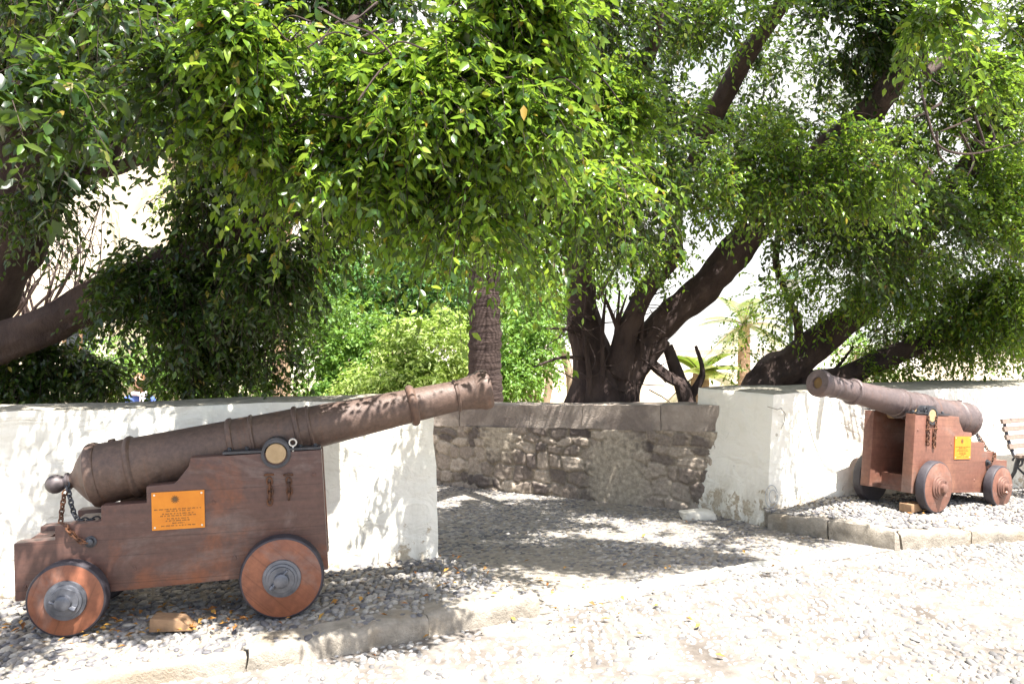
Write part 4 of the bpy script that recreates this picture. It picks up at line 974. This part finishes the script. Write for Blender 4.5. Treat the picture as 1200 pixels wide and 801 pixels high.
crown('inner_crown', tB, [
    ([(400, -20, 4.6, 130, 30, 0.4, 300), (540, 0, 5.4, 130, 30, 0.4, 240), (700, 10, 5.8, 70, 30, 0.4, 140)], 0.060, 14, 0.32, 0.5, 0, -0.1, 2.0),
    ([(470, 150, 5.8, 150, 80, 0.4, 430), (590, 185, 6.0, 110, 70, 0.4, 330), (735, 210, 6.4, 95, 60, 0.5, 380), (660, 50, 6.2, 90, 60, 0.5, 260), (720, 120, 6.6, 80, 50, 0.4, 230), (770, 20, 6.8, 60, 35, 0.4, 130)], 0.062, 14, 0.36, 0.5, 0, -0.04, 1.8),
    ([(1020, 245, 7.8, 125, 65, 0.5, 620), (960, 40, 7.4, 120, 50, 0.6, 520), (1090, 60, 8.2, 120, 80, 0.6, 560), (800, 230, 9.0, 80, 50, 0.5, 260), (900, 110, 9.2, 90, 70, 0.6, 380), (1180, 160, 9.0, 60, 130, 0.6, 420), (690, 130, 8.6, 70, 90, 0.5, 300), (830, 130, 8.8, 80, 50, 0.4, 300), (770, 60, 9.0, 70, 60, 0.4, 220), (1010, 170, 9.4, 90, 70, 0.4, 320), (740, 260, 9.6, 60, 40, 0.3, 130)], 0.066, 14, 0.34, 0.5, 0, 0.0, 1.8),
    ([(480, -160, 4.6, 200, 60, 0.3, 140), (1100, -190, 6.4, 200, 110, 0.8, 420)], 0.080, 13, 0.36, 0.45, 0, -0.05, 1.3),  # upper crown outside the view, added to block sun from above
], M['leaf_shaded'])


# ---- leaning fig tree behind the right wall
tC = empty('fig_tree', (3.3, 10.4, -0.25), 'leaning fig tree rising behind the right white wall, trunk slanting right', 'tree', 'old fig trees behind the walls')
bm = bmesh.new()
limb(bm, [(2.6, 9.9, -0.5, 0.36), pt(890, 455, 9.9, 0.22), pt(930, 425, 9.85, 0.185), pt(975, 388, 9.8, 0.175), pt(1005, 362, 9.7, 0.165), pt(1060, 300, 9.3, 0.14), pt(1120, 220, 8.8, 0.14), pt(1190, 110, 8.2, 0.10), pt(1260, -40, 7.6, 0.06)], 16, 7)
limb(bm, [(3.3, 10.0, -0.3, 0.2), pt(940, 462, 9.9, 0.16), pt(990, 440, 9.8, 0.13), pt(1040, 418, 9.7, 0.12), pt(1090, 398, 9.6, 0.11), pt(1140, 380, 9.5, 0.09), pt(1230, 360, 9.3, 0.06)], 12, 7)
limb(bm, [pt(937, 408, 9.85, 0.05), pt(935, 378, 9.8, 0.05), pt(922, 345, 9.7, 0.042), pt(910, 310, 9.5, 0.04), pt(912, 270, 9.2, 0.035)], 8, 6)
limb(bm, [pt(965, 445, 9.9, 0.025), pt(985, 425, 9.9, 0.02), pt(1000, 405, 9.8, 0.012)], 6, 5)
limb(bm, [pt(1062, 40, 6.7, 0.012), pt(1075, 85, 6.6, 0.012), pt(1088, 140, 6.5, 0.011), pt(1102, 172, 6.5, 0.010), pt(1140, 180, 6.5, 0.008), pt(1200, 165, 6.7, 0.004)], 8, 6)
limb(bm, [pt(1190, 110, 8.2, 0.08), pt(1120, 70, 7.2, 0.06), pt(1085, 85, 6.6, 0.04)], 8, 6)
for k in range(8):
    x0, y0 = random.uniform(1090, 1160), random.uniform(70, 170)
    limb(bm, [pt(x0, y0, 6.7, 0.012), pt(x0+random.uniform(-25, 25), y0+random.uniform(5, 40), 6.7, 0.009), pt(x0+random.uniform(-50, 50), y0+random.uniform(-10, 60), 6.7, 0.004)], 5, 4)
part('trunk', bm, M['bark'], tC)
crown('crown', tC, [
    ([(1150, 395, 9.5, 80, 48, 0.5, 420), (1080, 325, 9.2, 90, 48, 0.5, 400), (1170, 320, 8.8, 60, 70, 0.4, 400), (1005, 318, 9.0, 60, 45, 0.4, 200), (960, 345, 9.3, 50, 40, 0.4, 120), (1020, 420, 9.8, 40, 22, 0.3, 60), (1055, 440, 9.8, 40, 16, 0.3, 46), (900, 370, 10.2, 36, 45, 0.4, 46), (860, 400, 10.5, 40, 40, 0.4, 40)], 0.056, 15, 0.30, 0.6, 0, 0.0, 1.8),
    ([(1130, 170, 8.4, 110, 80, 0.5, 360), (1210, -80, 8.5, 180, 110, 0.9, 300)], 0.062, 14, 0.34, 0.5, 0, 0.0, 1.4),
], M['leaf'])
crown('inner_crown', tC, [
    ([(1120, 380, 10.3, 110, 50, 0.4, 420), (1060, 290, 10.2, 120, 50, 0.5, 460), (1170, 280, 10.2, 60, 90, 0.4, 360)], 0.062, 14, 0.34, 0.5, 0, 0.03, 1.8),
], M['leaf_shaded'])


# ---- palms
def palm(loc, h, r0, r1, trunk_mat, label, nf=24, fl=2.4, lean=(0, 0), seedv=1, dead=0):
    rr = random.Random(seedv); root = empty('palm_tree', loc, label, 'palm tree', 'palm trees in the garden')
    bm = bmesh.new(); pts = []; n = int(h/0.07)
    x0, y0, z0 = loc
    for k in range(n+1):
        u = k/n; r = r0+(r1-r0)*u
        r *= 1+(0.07 if k % 2 else -0.02)+0.04*rr.uniform(-1, 1)+0.5*max(0, 0.10-u)*2
        pts.append(((x0+lean[0]*u*u, y0+lean[1]*u*u, z0+u*h), r))
    tube_bm([p for p, _ in pts], [r for _, r in pts], 18, bm, 0.12)
    part('trunk', bm, trunk_mat, root, 40)
    top = Vector(pts[-1][0]); V, Fq, off = [], [], 0; sb = bmesh.new()
    for i in range(nf):
        az = i*2.39996+rr.uniform(-.2, .2); el = rr.uniform(-0.5, 1.2); L = fl*rr.uniform(0.8, 1.1)
        d = np.array((math.cos(az)*math.cos(el), math.sin(az)*math.cos(el), math.sin(el)))
        ts = np.linspace(0.02, 1, 40); q = np.array(top)[None]+d[None]*(L*ts)[:, None]-np.array((0, 0, 1.0))[None]*(0.42*L*ts**2)[:, None]
        tube_bm([tuple(p) for p in q[::5]], list(np.linspace(0.022, 0.004, len(q[::5]))), 5, sb)
        tang = np.gradient(q, axis=0); tang /= np.linalg.norm(tang, axis=1)[:, None]
        sd = np.cross(tang, (0, 0, 1.0)); sd /= np.linalg.norm(sd, axis=1)[:, None]+1e-9
        nn = np.cross(sd, tang)
        for s in (-1, 1):
            ll = 0.42*np.sin(np.pi*np.clip(ts*0.9+0.08, 0, 1))[:, None]+0.05
            tip = q+(sd*s*0.8+tang*0.55-np.array((0, 0, 0.28)))*ll+nn*0.03
            w = tang*0.0075
            v = np.stack([q-w, q+w, q*0.4+tip*0.6+w, tip, q*0.4+tip*0.6-w], 1).reshape(-1, 3); m = len(ts)
            o = (np.arange(m)*5)[:, None]; V.append(v)
            Fq.append(np.array([0, 1, 2, 3, 4])[None]+o+off); off += len(v)
    part('frond_stalks', sb, M['bark_pale'], root)
    o = link('fronds', np_mesh('fronds', np.concatenate(V), [np.concatenate(Fq)]), M['frond'], root); o.matrix_parent_inverse = Matrix.Translation(-Vector(root.location))
    return root
gz = lambda y: float(G(0, y))-0.02
p = at(567, 470, 10.6); palm((p.x, p.y, gz(10.6)), 5.6, 0.21, 0.20, M['palm'], 'dark palm trunk directly behind the near cannon muzzle', 22, 2.2, (0.02, 0.1), 2)
p = at(330, 470, 13.5); palm((p.x, p.y, gz(13.5)), 5.4, 0.14, 0.13, M['palm_pale'], 'slim pale palm trunk between the left foliage and sunlit bushes', 20, 2.0, (0.05, 0), 3)
p = at(818, 470, 13.0); palm((p.x, p.y, gz(13)), 1.35, 0.24, 0.11, M['palm_pale'], 'short stubby palm with yellowing fronds beside the wall end', 11, 0.75, (0.05, 0), 4)
p = at(872, 470, 24); palm((p.x, p.y, gz(24)), 2.3, 0.2, 0.15, M['palm_pale'], 'farther palm with pale arching fronds seen over the thick wall end', 22, 1.7, (0, 0), 6)

# ---- bushes and small trees in the garden
def bush(name, loc, blobs, mat, label, cat, group, size=0.10, K=9, tl=0.34, trunk=None):
    root = empty(name, loc, label, cat, group)
    bm = bmesh.new(); x, y, z = loc; rr = random.Random(int(x*100))
    if trunk: limb(bm, trunk, 8, 5)
    for k in range(6):
        b = random.choice(blobs); c = at(b[0]+rr.uniform(-.6, .6)*b[3], b[1]+rr.uniform(-.4, .4)*b[4], b[2])
        limb(bm, [(x+rr.uniform(-.1, .1), y, z-0.05, 0.05), ((x*.5+c.x*.5)+rr.uniform(-.1, .1), (y+c.y)/2, z*.45+c.z*.55-0.2, 0.03), (c.x, c.y, c.z, 0.01)], 6, 4)
    part('stems', bm, M['bark_pale'], root)
    crown('foliage', root, [([(*b_[:6], int(b_[6]*2.0)) for b_ in blobs], size, K, tl, 0.35, 1, -0.3, 1.6)], mat, twig=False)
    return root
g1 = 'sunlit bushes in the garden'
def base(px, Y): p = at(px, 470, Y); return (p.x, Y, gz(Y))
bush('bush', base(400, 15), [(395, 400, 15, 55, 55, 0.7, 420), (385, 455, 14.6, 60, 30, 0.6, 300)], M['leaf_bush'], 'bright green rounded bush right of the slim pale palm', 'bush', g1)
bush('bush', base(505, 14), [(505, 415, 14, 50, 45, 0.6, 420), (470, 450, 13.6, 60, 28, 0.6, 330)], M['leaf_lime'], 'pale lime bush in full sun above the near cannon barrel', 'bush', g1)
bush('bush', base(440, 18), [(440, 345, 18, 75, 55, 0.9, 620), (500, 330, 18.4, 50, 60, 0.8, 420)], M['leaf_deep'], 'tall bluish green shrub close behind the pale lime bush', 'shrub', g1, 0.12)
bush('bush', base(620, 16), [(620, 400, 16, 35, 45, 0.7, 260), (600, 440, 15.6, 28, 34, 0.5, 180), (640, 360, 16.5, 40, 40, 0.6, 160)], M['leaf_bush'], 'green bush between the dark palm and the many-stemmed fig', 'bush', g1)
bush('bush', base(180, 17), [(180, 430, 17, 90, 40, 0.8, 420), (280, 430, 16.5, 50, 40, 0.7, 260)], M['leaf_bush'], 'low green bush behind the seated person', 'bush', g1)
bush('bush', base(560, 21), [(560, 350, 21, 110, 75, 0.9, 800), (400, 330, 22, 60, 60, 0.9, 420)], M['leaf_bush'], 'broad green shrub farthest back between the slim palm and the dark palm', 'shrub', g1, 0.13)
def small_tree(px, Y, blobs, mat, label, lean=0.2, r=0.09, size=0.11):
    x, y, z = base(px, Y); b = blobs[0]; c = at(b[0], b[1], b[2])
    root = empty('garden_tree', (x, y, z), label, 'tree', 'slender trees far back in the garden')
    bm = bmesh.new(); limb(bm, [(x, y, z-0.1, r*1.2), (x+lean*.3, y, z+1.0, r), (c.x*.7+x*.3, y, z*.3+c.z*.7, r*.7), (c.x, c.y, c.z, r*.35)], 10, 6)
    for k in range(7):
        b = random.choice(blobs); q = at(b[0]+random.uniform(-.7, .7)*b[3], b[1]+random.uniform(-.6, .6)*b[4], b[2])
        limb(bm, [(c.x*.7+x*.3, y, z*.3+c.z*.7, r*.5), ((c.x+q.x)/2, (c.y+q.y)/2, (c.z+q.z)/2+.1, r*.3), (q.x, q.y, q.z, 0.008)], 6, 4)
    part('trunk', bm, M['bark_pale'], root)
    crown('crown', root, [(blobs, size, 9, 0.4, 0.4, 1, -0.2, 0.9)], mat, twig=False)
small_tree(667, 19, [(640, 330, 19, 60, 40, 0.9, 260), (700, 300, 19, 60, 50, 0.9, 200)], M['leaf_bush'], 'thin pale trunk of a slender tree left of the many-stemmed fig', 0.1, 0.10)
small_tree(640, 24, [(590, 330, 24, 70, 60, 1.2, 380)], M['leaf_deep'], 'distant slender tree above the bush beside the dark palm', 0.1, 0.10, 0.14)
small_tree(470, 26, [(470, 250, 26, 90, 70, 1.5, 480), (400, 300, 26, 50, 50, 1.2, 160)], M['leaf_deep'], 'distant tall tree rising behind the bluish green shrub', 0.2, 0.14, 0.15)
small_tree(205, 22, [(205, 140, 22, 50, 60, 1.0, 260), (250, 215, 22, 70, 60, 1.0, 300)], M['leaf_lime'], 'pale green tree seen through the gap in the left fig', 0.1, 0.12, 0.13)
small_tree(1010, 24, [(1000, 420, 24, 60, 40, 1.0, 150), (1100, 400, 24, 60, 40, 1.0, 110)], M['leaf_bush'], 'thin distant tree seen over the right wall behind the cannon', 0.2, 0.10, 0.13)
# bare twiggy shrub before the pale building at the left
x, y, z = base(40, 9.5)
rt = empty('bare_shrub', (x, y, z), 'leafless twiggy shrub in front of the cream building at left', 'shrub')
bm = bmesh.new()
for k in range(30):
    q0 = pt(random.uniform(-20, 60), random.uniform(390, 440), 9.5, 0.02); q1 = pt(random.uniform(0, 110), random.uniform(310, 360), 9.5+random.uniform(-.3, .3), 0.011)
    q2 = pt(q1[0]*F/9.5+CX+random.uniform(-30, 60), random.uniform(235, 310), 9.5, 0.004)
    limb(bm, [(x+random.uniform(-.1, .1), y, z-0.05, 0.03), q0, q1, q2], 5, 5, 0.25)
    for j in range(4):
        a = Vector(q1[:3]).lerp(Vector(q2[:3]), random.random()); b = a+Vector((random.uniform(-.35, .35), random.uniform(-.2, .2), random.uniform(-.05, .35)))
        limb(bm, [(*a, 0.006), (*(a.lerp(b, .5)+Vector((0, 0, .04))), 0.004), (*b, 0.003)], 4, 3, 0.2)
part('branches', bm, M['bark'], rt)

# ------------------------------------------------------------------ buildings far behind
def building(name, x0, x1, y, depth, h, mat, label, wins, roof=True, zb=-0.4):
    root = empty(name, ((x0+x1)/2, y, zb), label, 'building'); inv = Matrix.Translation(-Vector(root.location))
    # wall with window reveals: bands around the openings
    cols = sorted({x0, x1, *[w[0] for w in wins], *[w[1] for w in wins]}); rows = sorted({zb, h, *[w[2] for w in wins], *[w[3] for w in wins]})
    bm = bmesh.new()
    for a, b in zip(cols, cols[1:]):
        for c, d in zip(rows, rows[1:]):
            if any(w[0] <= a and b <= w[1] and w[2] <= c and d <= w[3] for w in wins): continue
            box_bm(a, b, y, y+0.3, c, d, bm)
    box_bm(x0, x1, y+0.3, y+depth, zb, h, bm); bmesh.ops.remove_doubles(bm, verts=bm.verts, dist=1e-4)
    part('wall', bm, mat, root, 30)
    for w in wins:
        fb = bmesh.new(); t = 0.07
        box_bm(w[0], w[0]+t, y+0.1, y+0.17, w[2], w[3], fb); box_bm(w[1]-t, w[1], y+0.1, y+0.17, w[2], w[3], fb)
        box_bm(w[0]+t, w[1]-t, y+0.1, y+0.17, w[2], w[2]+t, fb); box_bm(w[0]+t, w[1]-t, y+0.1, y+0.17, w[3]-t, w[3], fb)
        box_bm((w[0]+w[1])/2-t/2, (w[0]+w[1])/2+t/2, y+0.105, y+0.165, w[2]+t, w[3]-t, fb)
        fo = part('window', fb, M['shutter'], root, 30)
        gb = box_bm(w[0]+t, w[1]-t, y+0.2, y+0.22, w[2]+t, w[3]-t); bm_obj('pane', gb, M['glass'], fo)
        sb_ = box_bm(w[0]-0.08, w[1]+0.08, y-0.06, y+0.1, w[2]-0.08, w[2]-0.002); part('sill', sb_, M['pale'], root, 30)
    if roof:
        rb = bmesh.new(); pr = [(x0-0.4, h+0.003), (x1+0.4, h+0.003), (x1+0.4, h+0.15), ((x0+x1)/2, h+1.4), (x0-0.4, h+0.15)]
        q = prism_bm(pr, y-0.4, y+depth+0.4); me = bpy.data.meshes.new('t'); q.to_mesh(me); q.free(); rb.from_mesh(me); bpy.data.meshes.remove(me)
        part('roof', rb, M['tile'], root, 30)
    else:
        part('parapet', box_bm(x0-0.1, x1+0.1, y-0.1, y+0.25, h+0.003, h+0.35), mat, root, 30)
    return root
p0, p1 = at(-330, 300, 23), at(128, 300, 23)
wl = []
for k in range(3):
    xx = p0.x+3.4+k*3.1
    for zz in (0.7, 6.3): wl.append((xx, xx+1.0, zz, zz+1.5))
building('house', p0.x, p1.x, 23, 7, 12.0, M['cream'], 'cream stone house far back on the left behind the fig limbs', wl, True)
p0, p1 = at(330, 300, 38), at(640, 300, 38)
building('house', p0.x, p1.x, 38, 8, 7.5, M['pale'], 'pale flat-roofed house far behind the sunlit bushes', [(p0.x+1.5+3*k, p0.x+2.7+3*k, z_, z_+1.6) for k in range(4) for z_ in (1.0, 4.2)], False)
p0, p1 = at(560, 400, 46), at(1080, 400, 46)
building('garden_wall', p0.x, p1.x, 46, 0.6, 0.9, M['pale'], 'long pale wall in the far distance closing the garden', [], False)
bpy.data.objects['garden_wall']['category'] = 'wall'

# lamp post seen in the gap above the right wall
x, y, z = base(927, 16)
lp = empty('lamp_post', (x, y, z), 'slim green lamp post in the gap above the far cannon muzzle', 'lamp post')
part('post', lathe_bm([(z, 0.09), (z+0.5, 0.085), (z+0.55, 0.05), (z+2.6, 0.035), (z+2.62, 0.05), (z+2.66, 0.05), (z+2.7, 0.03)], 'Z', 14, None, (x, y, 0)), M['green_metal'], lp)
part('lantern', lathe_bm([(z+2.705, 0.05), (z+2.75, 0.10), (z+3.05, 0.15)], 'Z', 6, None, (x, y, 0)), M['lamp_glass'], lp, 20)
part('cap', lathe_bm([(z+3.055, 0.18), (z+3.1, 0.16), (z+3.22, 0.05), (z+3.3, 0.015)], 'Z', 12, None, (x, y, 0)), M['green_metal'], lp, 30)

# ------------------------------------------------------------------ seated person behind the left wall
def skin_body(name, joints, edges, mat, parent, root_i=0, sub=2):
    me = bpy.data.meshes.new(name); me.from_pydata([j[0] for j in joints], edges, [])
    o = link(name, me, mat, parent)
    md = o.modifiers.new('s', 'SKIN'); 
    lay = me.skin_vertices[0] if me.skin_vertices else None
    if lay is None:
        bmm = bmesh.new(); bmm.from_mesh(me); bmm.verts.layers.skin.verify(); bmm.to_mesh(me); bmm.free(); lay = me.skin_vertices[0]
    for i, j in enumerate(joints):
        r = j[1]; lay.data[i].radius = (r if isinstance(r, tuple) else (r, r)); lay.data[i].use_root = (i == root_i)
    md.use_smooth_shade = True
    s = o.modifiers.new('sub', 'SUBSURF'); s.levels = sub; s.render_levels = sub
    return o
def person():
    Y = 13.0; p = at(163, 470, Y); zb = gz(Y)
    root = empty('person', (p.x, Y, zb), 'person in blue top and pale scarf seated behind the left wall', 'person', None, (0, 0, R(25)))
    S = 0.47                              # seat height
    J = [((0, 0, S+0.06), (0.14, 0.11)), ((0, 0.0, S+0.26), (0.13, 0.10)), ((0.0, -0.03, S+0.46), (0.155, 0.10)), ((0, -0.05, S+0.56), (0.06, 0.06)), ((0, -0.07, S+0.63), 0.052),
         ((0.19, -0.03, S+0.50), 0.058), ((0.26, -0.10, S+0.24), 0.046), ((0.12, -0.32, S+0.16), 0.036),
         ((-0.19, -0.03, S+0.50), 0.058), ((-0.26, -0.10, S+0.24), 0.046), ((-0.12, -0.32, S+0.16), 0.036),
         ((0.10, -0.04, S+0.05), 0.10), ((0.12, -0.46, S+0.05), 0.068), ((0.12, -0.44, 0.09), 0.045), ((0.13, -0.60, 0.035), 0.035),
         ((-0.10, -0.04, S+0.05), 0.10), ((-0.12, -0.46, S+0.05), 0.068), ((-0.12, -0.44, 0.09), 0.045), ((-0.13, -0.60, 0.035), 0.035)]
    E = [(0, 1), (1, 2), (2, 3), (3, 4), (2, 5), (5, 6), (6, 7), (2, 8), (8, 9), (9, 10), (0, 11), (11, 12), (12, 13), (13, 14), (0, 15), (15, 16), (16, 17), (17, 18)]
    skin_body('body', J, E, M['blue_cloth'], root)
    hb = bmesh.new(); bmesh.ops.create_icosphere(hb, subdivisions=4, radius=1)
    for v in hb.verts:
        c = v.co.copy(); x, y, z = c
        k = 1.0-0.16*max(0, -z)*(1 if y < .3 else .6)
        q = Vector((x*0.076*k, y*0.096, z*0.115))
        if y < 0:
            q.y -= 0.024*math.exp(-((x/0.16)**2+((z+0.12)/0.22)**2))                       # nose
            q.y += 0.010*(math.exp(-(((abs(x)-.36)/.16)**2+((z-0.08)/.12)**2)))            # eye sockets
            q.y -= 0.006*math.exp(-((x/.3)**2+((z+.48)/.08)**2))                            # lips
        q.x += math.copysign(0.012, x)*math.exp(-((y/.14)**2+((z)/.25)**2))*(abs(x) > .8)   # ears
        v.co = q
    head = bm_obj('head', hb, M['skin'], root, loc=(0.0, -0.10, S+0.76), rot=(R(-12), 0, R(-20)), smooth=80)
    for s in (-1, 1):
        eb = bmesh.new(); bmesh.ops.create_uvsphere(eb, u_segments=10, v_segments=8, radius=0.011)
        bm_obj('eye', eb, M['glass'], head, loc=(s*0.029, -0.080, 0.009), smooth=80)
    hr = bmesh.new(); bmesh.ops.create_icosphere(hr, subdivisions=4, radius=1)
    for v in hr.verts:
        x, y, z = v.co; k = 1+0.08*noise.noise(v.co*4)
        v.co = Vector((x*0.089*k, y*0.108*k+0.014, z*0.125*k+0.014))
        if y < -0.25 and z < 0.45: v.co.y = max(v.co.y, -0.03)
        if z < -0.2 and y > 0: v.co.z -= 0.08
    bm_obj('hair', hr, M['hair'], head, smooth=80)
    sc_ = bmesh.new()
    tube_bm([(0.10*math.cos(a)*0.9, -0.05+0.09*math.sin(a), S+0.565+0.01*math.sin(2*a)) for a in np.linspace(0, 2*math.pi, 17)], 0.035, 8, sc_, 0.2)
    tube_bm([(0.04, -0.14, S+0.56), (0.05, -0.17, S+0.42), (0.04, -0.17, S+0.25)], [0.035, 0.05, 0.055], 10, sc_, 0.2)
    bm_obj('scarf', sc_, M['white_cloth'], root, smooth=70)
    for s in (-1, 1):          # hands resting together
        wr = Vector((s*0.12, -0.32, S+0.16)); dr_ = Vector((-s*0.5, -0.6, -0.35)).normalized(); ac = Vector((s*0.7, -0.5, 0)).normalized()
        J2 = [(tuple(wr-dr_*0.02), 0.026), (tuple(wr+dr_*0.05), (0.032, 0.02))]; E2 = [(0, 1)]
        for f in range(4):
            b0 = wr+dr_*0.075+ac*(f-1.5)*0.018; l = (0.036, 0.042, 0.039, 0.030)[f]; i = len(J2)
            J2 += [(tuple(b0), 0.009), (tuple(b0+dr_*l+Vector((0, 0, -0.006))), 0.008), (tuple(b0+dr_*l*1.6+Vector((0, 0, -0.03))), 0.006)]
            E2 += [(1, i), (i, i+1), (i+1, i+2)]
        i = len(J2); J2 += [(tuple(wr+dr_*0.03-ac*0.035), 0.011), (tuple(wr+dr_*0.065-ac*0.05), 0.008)]; E2 += [(0, i), (i, i+1)]
        skin_body('hand', J2, E2, M['skin'], root, 0, 1)
    # what the person sits on
    sb_ = bmesh.new(); box_bm(-0.9, 0.9, -0.22, 0.26, 0, S-0.005, sb_, 0.02)
    st = bm_obj('stone_block', sb_, M['stone_trim'], loc=(p.x, Y, zb), rot=(0, 0, R(25)), smooth=30)
    tag(st, 'stone block the person behind the left wall sits on', 'stone block')
person()

# ------------------------------------------------------------------ fallen leaves
def fallen(n, zones):
    A = []
    for (x, y, sx, sy, k, zf) in zones:
        q = rng.normal(0, 1, (k, 2))*np.array((sx, sy))+np.array((x, y)); 
        A.append(np.concatenate([q, (np.array([float(zf(a, b)) for a, b in q])+0.026)[:, None]], 1))
    A = np.concatenate(A); k = len(A); th = rng.uniform(0, 6.28, k); s = rng.uniform(0.012, 0.030, k)
    d = np.stack([np.cos(th), np.sin(th), rng.normal(0, .2, k)], 1)*s[:, None]; w = np.stack([-np.sin(th), np.cos(th), rng.normal(0, .25, k)], 1)*(s*0.42)[:, None]
    cu = np.zeros((k, 3)); cu[:, 2] = s*rng.uniform(0.1, 0.4, k)
    V = np.stack([A-d, A+w+cu, A+d, A-w+cu, A], 1).reshape(-1, 3); o = (np.arange(k)*5)[:, None, None]
    f = (np.array([(0, 4, 1), (4, 2, 1), (0, 3, 4), (4, 3, 2)])[None]+o).reshape(-1, 3)
    tag(link('fallen_leaves', np_mesh('fallen_leaves', V, [f]), M['dry']), 'dry yellow and brown leaves fallen on the pebbles', 'fallen leaves', kind='stuff')
def Z0(x, y): return G(x, y)
def ZL(x, y):
    return PL(x, y) if in_poly(PAVL, np.array([x]), np.array([y]))[0] else G(x, y)
fallen(0, [(-2.0, 4.25, 0.35, 0.12, 150, ZL), (-1.5, 4.5, 0.6, 0.25, 60, ZL), (-0.3, 5.1, 0.4, 0.2, 40, ZL), (0.3, 5.2, 0.5, 0.3, 30, ZL), (1.2, 6.2, 0.8, 0.6, 14, Z0), (0.3, 4.6, 0.4, 0.1, 14, Z0), (3.6, 6.9, 0.5, 0.3, 16, lambda x, y: PR(x, y)), (1, 4.6, 1.4, 0.6, 7, Z0)])

# ------------------------------------------------------------------ light, sky, camera
SUN_AZ, SUN_EL = R(141), R(66)          # clockwise from +Y
w = bpy.data.worlds.new('World'); sc.world = w; w.use_nodes = True
t = w.node_tree; bg = t.nodes['Background']
sk = t.nodes.new('ShaderNodeTexSky'); sk.sky_type = 'NISHITA'; sk.sun_disc = False
sk.sun_elevation = SUN_EL; sk.sun_rotation = SUN_AZ; sk.air_density = 1.0; sk.dust_density = 2.5; sk.ozone_density = 1.0
tc = t.nodes.new('ShaderNodeTexCoord'); sx = t.nodes.new('ShaderNodeSeparateXYZ'); t.links.new(tc.outputs['Generated'], sx.inputs[0])
bank = ramp(t, sx.outputs[1], [(0.0, 0.0), (0.30, 1.0)])            # cloud layer added to whiten the far half of the sky
cn = ramp(t, ntex(t, coords(t, (2, 2, 5), 'Generated'), 1.6, 7, 0.6, 0.4), [(0.30, 0.55), (0.55, 1.0)])
cl = mix(t, bank, 0.25, cn, 'MIX')
t.links.new(mix(t, cl, sk.outputs[0], (4.0, 3.95, 3.85)), bg.inputs[0]); bg.inputs[1].default_value = 0.10
sd = Vector((math.sin(SUN_AZ)*math.cos(SUN_EL), math.cos(SUN_AZ)*math.cos(SUN_EL), math.sin(SUN_EL)))
sl = bpy.data.lights.new('sun', 'SUN'); sl.energy = 5.0; sl.angle = R(0.5); sl.color = (1.0, 0.96, 0.905)
so = bpy.data.objects.new('sun', sl); C.objects.link(so); so.rotation_euler = sd.to_track_quat('Z', 'Y').to_euler(); so.location = (6, -6, 12)
cam = bpy.data.cameras.new('camera'); co = bpy.data.objects.new('camera', cam); C.objects.link(co); sc.camera = co
co.location = (0, 0, EYE); co.rotation_euler = (R(90), 0, 0)
cam.sensor_width = 36; cam.lens = F/1200*36; cam.shift_y = -(400.5-HY)/1200; cam.clip_start = 0.05; cam.clip_end = 400
sc.view_settings.view_transform = 'Standard'; sc.view_settings.look = 'None'; sc.view_settings.gamma = 1
sc.view_settings.use_curve_mapping = False; sc.view_settings.exposure = 1.95
sc.cycles.max_bounces = 7; sc.cycles.diffuse_bounces = 4; sc.cycles.transmission_bounces = 4; sc.cycles.glossy_bounces = 2
sc.cycles.use_denoising = True
sc.render.film_transparent = False
